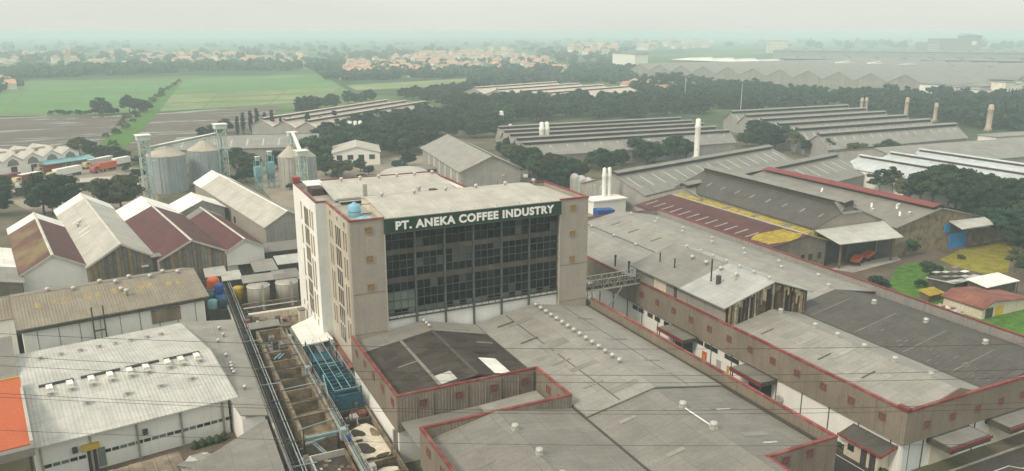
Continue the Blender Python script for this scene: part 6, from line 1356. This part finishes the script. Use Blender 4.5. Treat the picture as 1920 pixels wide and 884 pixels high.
for i in range(26): tree('bush', TR.choice([250, 300, 345, 400, 440, 500, 530, 600, 640, 690, 730]) + TR.uniform(-18, 18), TR.choice([322, 335, 345]) + TR.uniform(-8, 12), TR.uniform(2, 4.5), 'scrub growing round the silos and yards behind the sheds', 'scrub round the silos')
for i in range(22): tree('bush', 165 + i*5.0 + TR.uniform(-3, 3), 300 + TR.uniform(-10, 10), TR.uniform(2, 4), 'scrub between hangars and silos', 'scrub left of the silos')
# ---------------------------------------------------------------- far villages
def house_mesh(w, d, h, r, hip, seed):
    wb = MB().box(-w/2, w/2, -d/2, d/2, 0, h).mesh('house_wall', 'house_wall'); o = .5; rb = MB(); e = w/2 - (d/2 if hip else 0)
    rb.add([(-w/2-o, -d/2-o, h), (w/2+o, -d/2-o, h), (w/2+o, d/2+o, h), (-w/2-o, d/2+o, h), (-e, 0, h+r), (e, 0, h+r)], [(0, 1, 5, 4), (1, 2, 5), (2, 3, 4, 5), (3, 0, 4), (3, 2, 1, 0)])
    wd = MB()
    for x in (-w*.3, 0, w*.3): wd.box(x-.6, x+.6, -d/2-.06, -d/2, 1.0, 2.2)
    return wb, rb.mesh('house_roof', 'house_roof'), wd.mesh('house_windows', 'glass_window')
HM = [house_mesh(11, 8, 4, 3, True, 1), house_mesh(14, 9, 4.5, 3.2, False, 2), house_mesh(9, 8, 7, 2.6, True, 3), house_mesh(18, 10, 5, 3.4, False, 4)]
FARH = {'house_wall': ([], []), 'house_roof': ([], [])}
def village(poly, n, label, group, gap, s0=.9, s1=1.5, single=None):
    w0 = [P(x, y) for x, y in poly]; wp = [(p.x, p.y) for p in w0]; pts = []; k = 0
    single = n if single is None else single; spots = []
    while len(pts) < n and k < n*80:
        k += 1; px_, py_ = TR.uniform(min(p[0] for p in poly), max(p[0] for p in poly)), TR.uniform(min(p[1] for p in poly), max(p[1] for p in poly))
        if not inside(px_, py_, poly): continue
        q = P(px_, py_)
        if any((q.x-a)**2+(q.y-b_)**2 < gap*gap for a, b_ in pts): continue
        pts.append((q.x, q.y)); spots.append((-py_, q, TR.choice(HM), TR.uniform(s0, s1), TR.choice([.2, 1.77, .35, -.3])))
    for i_, (_, q, (wm, rm, dm), s, a_) in enumerate(sorted(spots, key=lambda e: e[0])):
        if i_ >= single:                       # the farthest ones are too small to tell apart
            for me_ in (wm, rm):
                V_, F_ = FARH['house_wall' if me_ is wm else 'house_roof']; o_ = len(V_)
                V_ += [(q.x+(v.co.x*math.cos(a_)-v.co.y*math.sin(a_))*s, q.y+(v.co.x*math.sin(a_)+v.co.y*math.cos(a_))*s, v.co.z*s) for v in me_.vertices]; F_ += [tuple(o_+x for x in f.vertices) for f in me_.polygons]
            continue
        h = thing('village_house', label, 'house', tuple(q), a_, group); h.scale = (s, s, s)
        put(wm, 'wall', h); put(rm, 'roof', h)
village([(612, 134), (640, 116), (760, 114), (840, 106), (1000, 104), (1062, 126), (1046, 140), (860, 143), (700, 147), (630, 151)], 260, 'small house with tiled roof in the hazy village beyond the fields', 'houses of the village beyond the fields', 9, .65, 1.15, 170)
village([(700, 118), (840, 98), (960, 92), (1010, 106)], 36, 'tiny house at the far hazy rim of the village', 'houses at the far rim of the village', 18, 1.0, 1.7, 14)
village([(0, 128), (40, 120), (140, 124), (330, 120), (470, 130), (590, 124), (600, 106), (300, 98), (0, 102)], 90, 'scattered farmhouse in the trees behind the rice fields', 'farmhouses behind the rice fields', 24, 1.0, 1.6, 60)
village([(0, 172), (20, 168), (22, 160), (0, 150)], 5, 'white farmhouse at the left edge of the rice field', 'farmhouses at the left field edge', 10, .9, 1.3)
village([(1060, 108), (1240, 96), (1440, 84), (1440, 76), (1080, 88)], 34, 'faint far house on the hazy plain right of centre', 'faint houses on the plain', 40, 1.6, 3, 24)
village([(1160, 168), (1250, 178), (1260, 166), (1180, 158)], 14, 'small pale hut in the wood clearing below the gabled factory', 'huts in the wood clearing', 8, .7, 1.0)
fb = MB()
for i_, nm_ in enumerate(('house_wall', 'house_roof')): fb.use(i_); fb.add(*FARH[nm_])
fo = fb.obj('far_houses', ['house_wall', 'house_roof']); tag(fo, 'sprinkle of tiny hazy houses on the far plain', 'houses'); fo['kind'] = 'stuff'
q = P(276, 131); t = thing('long_villa', 'long orange roofed villa behind the rice field', 'villa', tuple(q), -.25)
MB().box(-24, 24, -8, 8, 0, 6).obj('wall', 'wall_cream', t); MB().slab([(-26, -10, 6), (26, -10, 6), (22, 0, 11), (-22, 0, 11)], .5).obj('roof_slope', 'house_roof', t); MB().slab([(-22, 0.1, 11), (22, .1, 11), (26, 10, 6), (-26, 10, 6)], .5).obj('roof_slope', 'house_roof', t); MB().box(-34, -26, -6, 6, 0, 13).obj('side_tower', 'far_white', t)
q = P(128, 128); t = thing('village_tower', 'slim pink tower rising from the trees at far left', 'tower', tuple(q)); MB().box(-4, 4, -4, 4, 0, 22).obj('shaft', 'wall_cream', t); MB().lathe([(6, 22), (5, 24), (.2, 31)], 8).obj('spire', 'house_roof', t); MB().box(4, 5.6, -1, 1, 0, 36).obj('mast', 'far_white', t)
# ---------------------------------------------------------------- far woods, too many to count
def far_woods():
    rs = random.Random(5); V = []; F = []
    def clump(q, s):
        for c in range(5):
            cx, cy, cz = q.x+rs.uniform(-1, 1)*s*.8, q.y+rs.uniform(-1, 1)*s*.6, s*rs.uniform(.35, .8); r = s*rs.uniform(.35, .6); o = len(V)
            for k, zz in enumerate((-.7, -.1, .55, .95)):
                w = math.sqrt(1-zz*zz)*r
                for i in range(7): a = 2*math.pi*i/7+k*.4; j = rs.uniform(.75, 1.2); V.append((cx+w*j*math.cos(a), cy+w*j*math.sin(a), max(0, cz+zz*r*rs.uniform(.85, 1.1))))
            for k in range(3):
                for i in range(7): F.append((o+7*k+i, o+7*k+(i+1) % 7, o+7*k+7+(i+1) % 7, o+7*k+7+i))
            F.append(tuple(o+21+i for i in range(7)))
    bands = [([(-40, 150), (60, 149), (60, 143), (-40, 140)], 46, 9), ([(60, 147), (190, 143), (330, 137), (345, 131), (200, 134), (60, 138)], 80, 10), ([(0, 140), (330, 132), (330, 124), (0, 128)], 34, 8), ([(345, 134), (470, 134), (620, 134), (620, 128), (345, 126)], 60, 10),
             ([(0, 118), (620, 122), (620, 104), (0, 100)], 95, 10), ([(0, 100), (620, 104), (900, 96), (900, 80), (0, 82)], 80, 12), ([(-60, 192), (-60, 172), (40, 160), (20, 168)], 26, 8),
             ([(640, 152), (760, 150), (880, 146), (1060, 140), (1060, 136), (860, 142), (700, 147)], 80, 9), ([(612, 150), (640, 150), (630, 130), (590, 124)], 30, 10), ([(620, 128), (700, 112), (860, 96), (860, 90), (620, 104)], 45, 9), ([(640, 146), (1040, 138), (1040, 112), (700, 116)], 170, 6),
             ([(1010, 118), (1190, 124), (1190, 84), (960, 90)], 80, 10), ([(1060, 142), (1190, 140), (1190, 134), (1070, 132)], 46, 9), ([(900, 92), (1500, 88), (1500, 76), (900, 78)], 60, 14), ([(880, 165), (1100, 158), (1200, 160), (1190, 148), (900, 152)], 60, 8), ([(1500, 92), (2000, 96), (2000, 80), (1500, 78)], 60, 18)]
    for poly, n, s in bands:
        k = 0; m = 0; xs = [p[0] for p in poly]; ys = [p[1] for p in poly]
        while m < n and k < n*40:
            k += 1; x, y = rs.uniform(min(xs), max(xs)), rs.uniform(min(ys), max(ys))
            if inside(x, y, poly): clump(P(x, y), s*rs.uniform(.7, 1.3)); m += 1
    for m in (leaf_crown('wood_clump', 91, 6.5, 6.5, 5, 6, 18, 26, .9, 'leaf_far', -.8), leaf_crown('wood_clump', 92, 7, 6, 4.4, 5.6, 18, 26, .9, 'leaf_far', -.8)):
        vs = [v.co.copy() for v in m.vertices]; fs = [tuple(f.vertices) for f in m.polygons]; n = 0
        while n < 165:
            q = P(rs.uniform(1190, 1990), rs.uniform(150, 246))
            pix = (q.dot(_r)/max(1, Vector((q.x, q.y, -CAM_H)).dot(_f))*FPX+960, 442-FPX*Vector((q.x, q.y, -CAM_H)).dot(_u)/Vector((q.x, q.y, -CAM_H)).dot(_f))
            if not inside(pix[0], pix[1], [(1185, 178), (1230, 150), (1330, 160), (1450, 178), (1560, 190), (1640, 186), (1720, 186), (1900, 192), (1990, 210), (1990, 246), (1860, 246), (1770, 228), (1640, 210), (1560, 203), (1395, 212)]): continue
            o = len(V); k = rs.uniform(.75, 1.3); a = rs.uniform(0, 6.28); c, sn = math.cos(a)*k, math.sin(a)*k
            V += [(q.x+p.x*c-p.y*sn, q.y+p.x*sn+p.y*c, p.z*k) for p in vs]; F += [tuple(o+x for x in f) for f in fs]; n += 1
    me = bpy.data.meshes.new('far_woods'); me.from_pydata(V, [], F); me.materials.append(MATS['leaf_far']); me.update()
    o = put(me, 'far_woods'); tag(o, 'hazy masses of trees and hedgerows across the far plain', 'woods'); o['kind'] = 'stuff'
far_woods()
# ---------------------------------------------------------------- overhead power cables in the foreground
CB = [((0, 626), (1000, 654), (1920, 645), 'topmost thin overhead cable crossing the whole foreground'), ((0, 668), (1000, 703), (1920, 693), 'second overhead cable from the top'), ((0, 686), (1000, 717), (1920, 708), 'third overhead cable, just below the second'),
      ((0, 738), (1000, 770), (1920, 755), 'fourth overhead cable, upper of the lower close pair'), ((0, 745), (1000, 776), (1920, 766), 'fifth overhead cable, lower of the lower close pair'), ((0, 807), (1000, 834), (1920, 832), 'lowest thin overhead cable crossing the foreground')]
for i, (a, m_, c, lab) in enumerate(CB):
    D = 70 + i*2.0; pts = []
    for k in range(41):
        x = -160 + 2240*k/40; t_ = x
        y = a[1]*(t_-1000)*(t_-1920)/((0-1000)*(0-1920)) + m_[1]*(t_-0)*(t_-1920)/(1000*(1000-1920)) + c[1]*t_*(t_-1000)/(1920*920)
        d = _f + _r*((x-960)/FPX) - _u*((y-442)/FPX); s = D/(d.x*_cf.x+d.y*_cf.y); pts.append(Vector((d.x*s, d.y*s, CAM_H+d.z*s)))
    b = MB(); o = pts[20]
    for p, q in zip(pts, pts[1:]): b.tube(p-o, q-o, .022, 5)
    ob = b.obj('power_cable', 'cable', None, loc=o); tag(ob, lab, 'cable', 'power cables over the foreground')
HAZE = .00044
# ---------------------------------------------------------------- haze over the plain
hz = MB().box(-9500, 9500, -350, 9500, -1.0, 58.5)
ho = hz.obj('haze', 'flash_dark'); ho['kind'] = 'stuff'
hm = bpy.data.materials.new('haze'); hm.use_nodes = True
hm.node_tree.nodes.clear()
pv = hm.node_tree.nodes.new('ShaderNodeVolumePrincipled'); mo = hm.node_tree.nodes.new('ShaderNodeOutputMaterial')
pv.inputs['Color'].default_value = (.80, .955, 1.0, 1); pv.inputs['Density'].default_value = HAZE; pv.inputs['Anisotropy'].default_value = 0.0
hm.node_tree.links.new(pv.outputs[0], mo.inputs['Volume'])
ho.data.materials.clear(); ho.data.materials.append(hm)
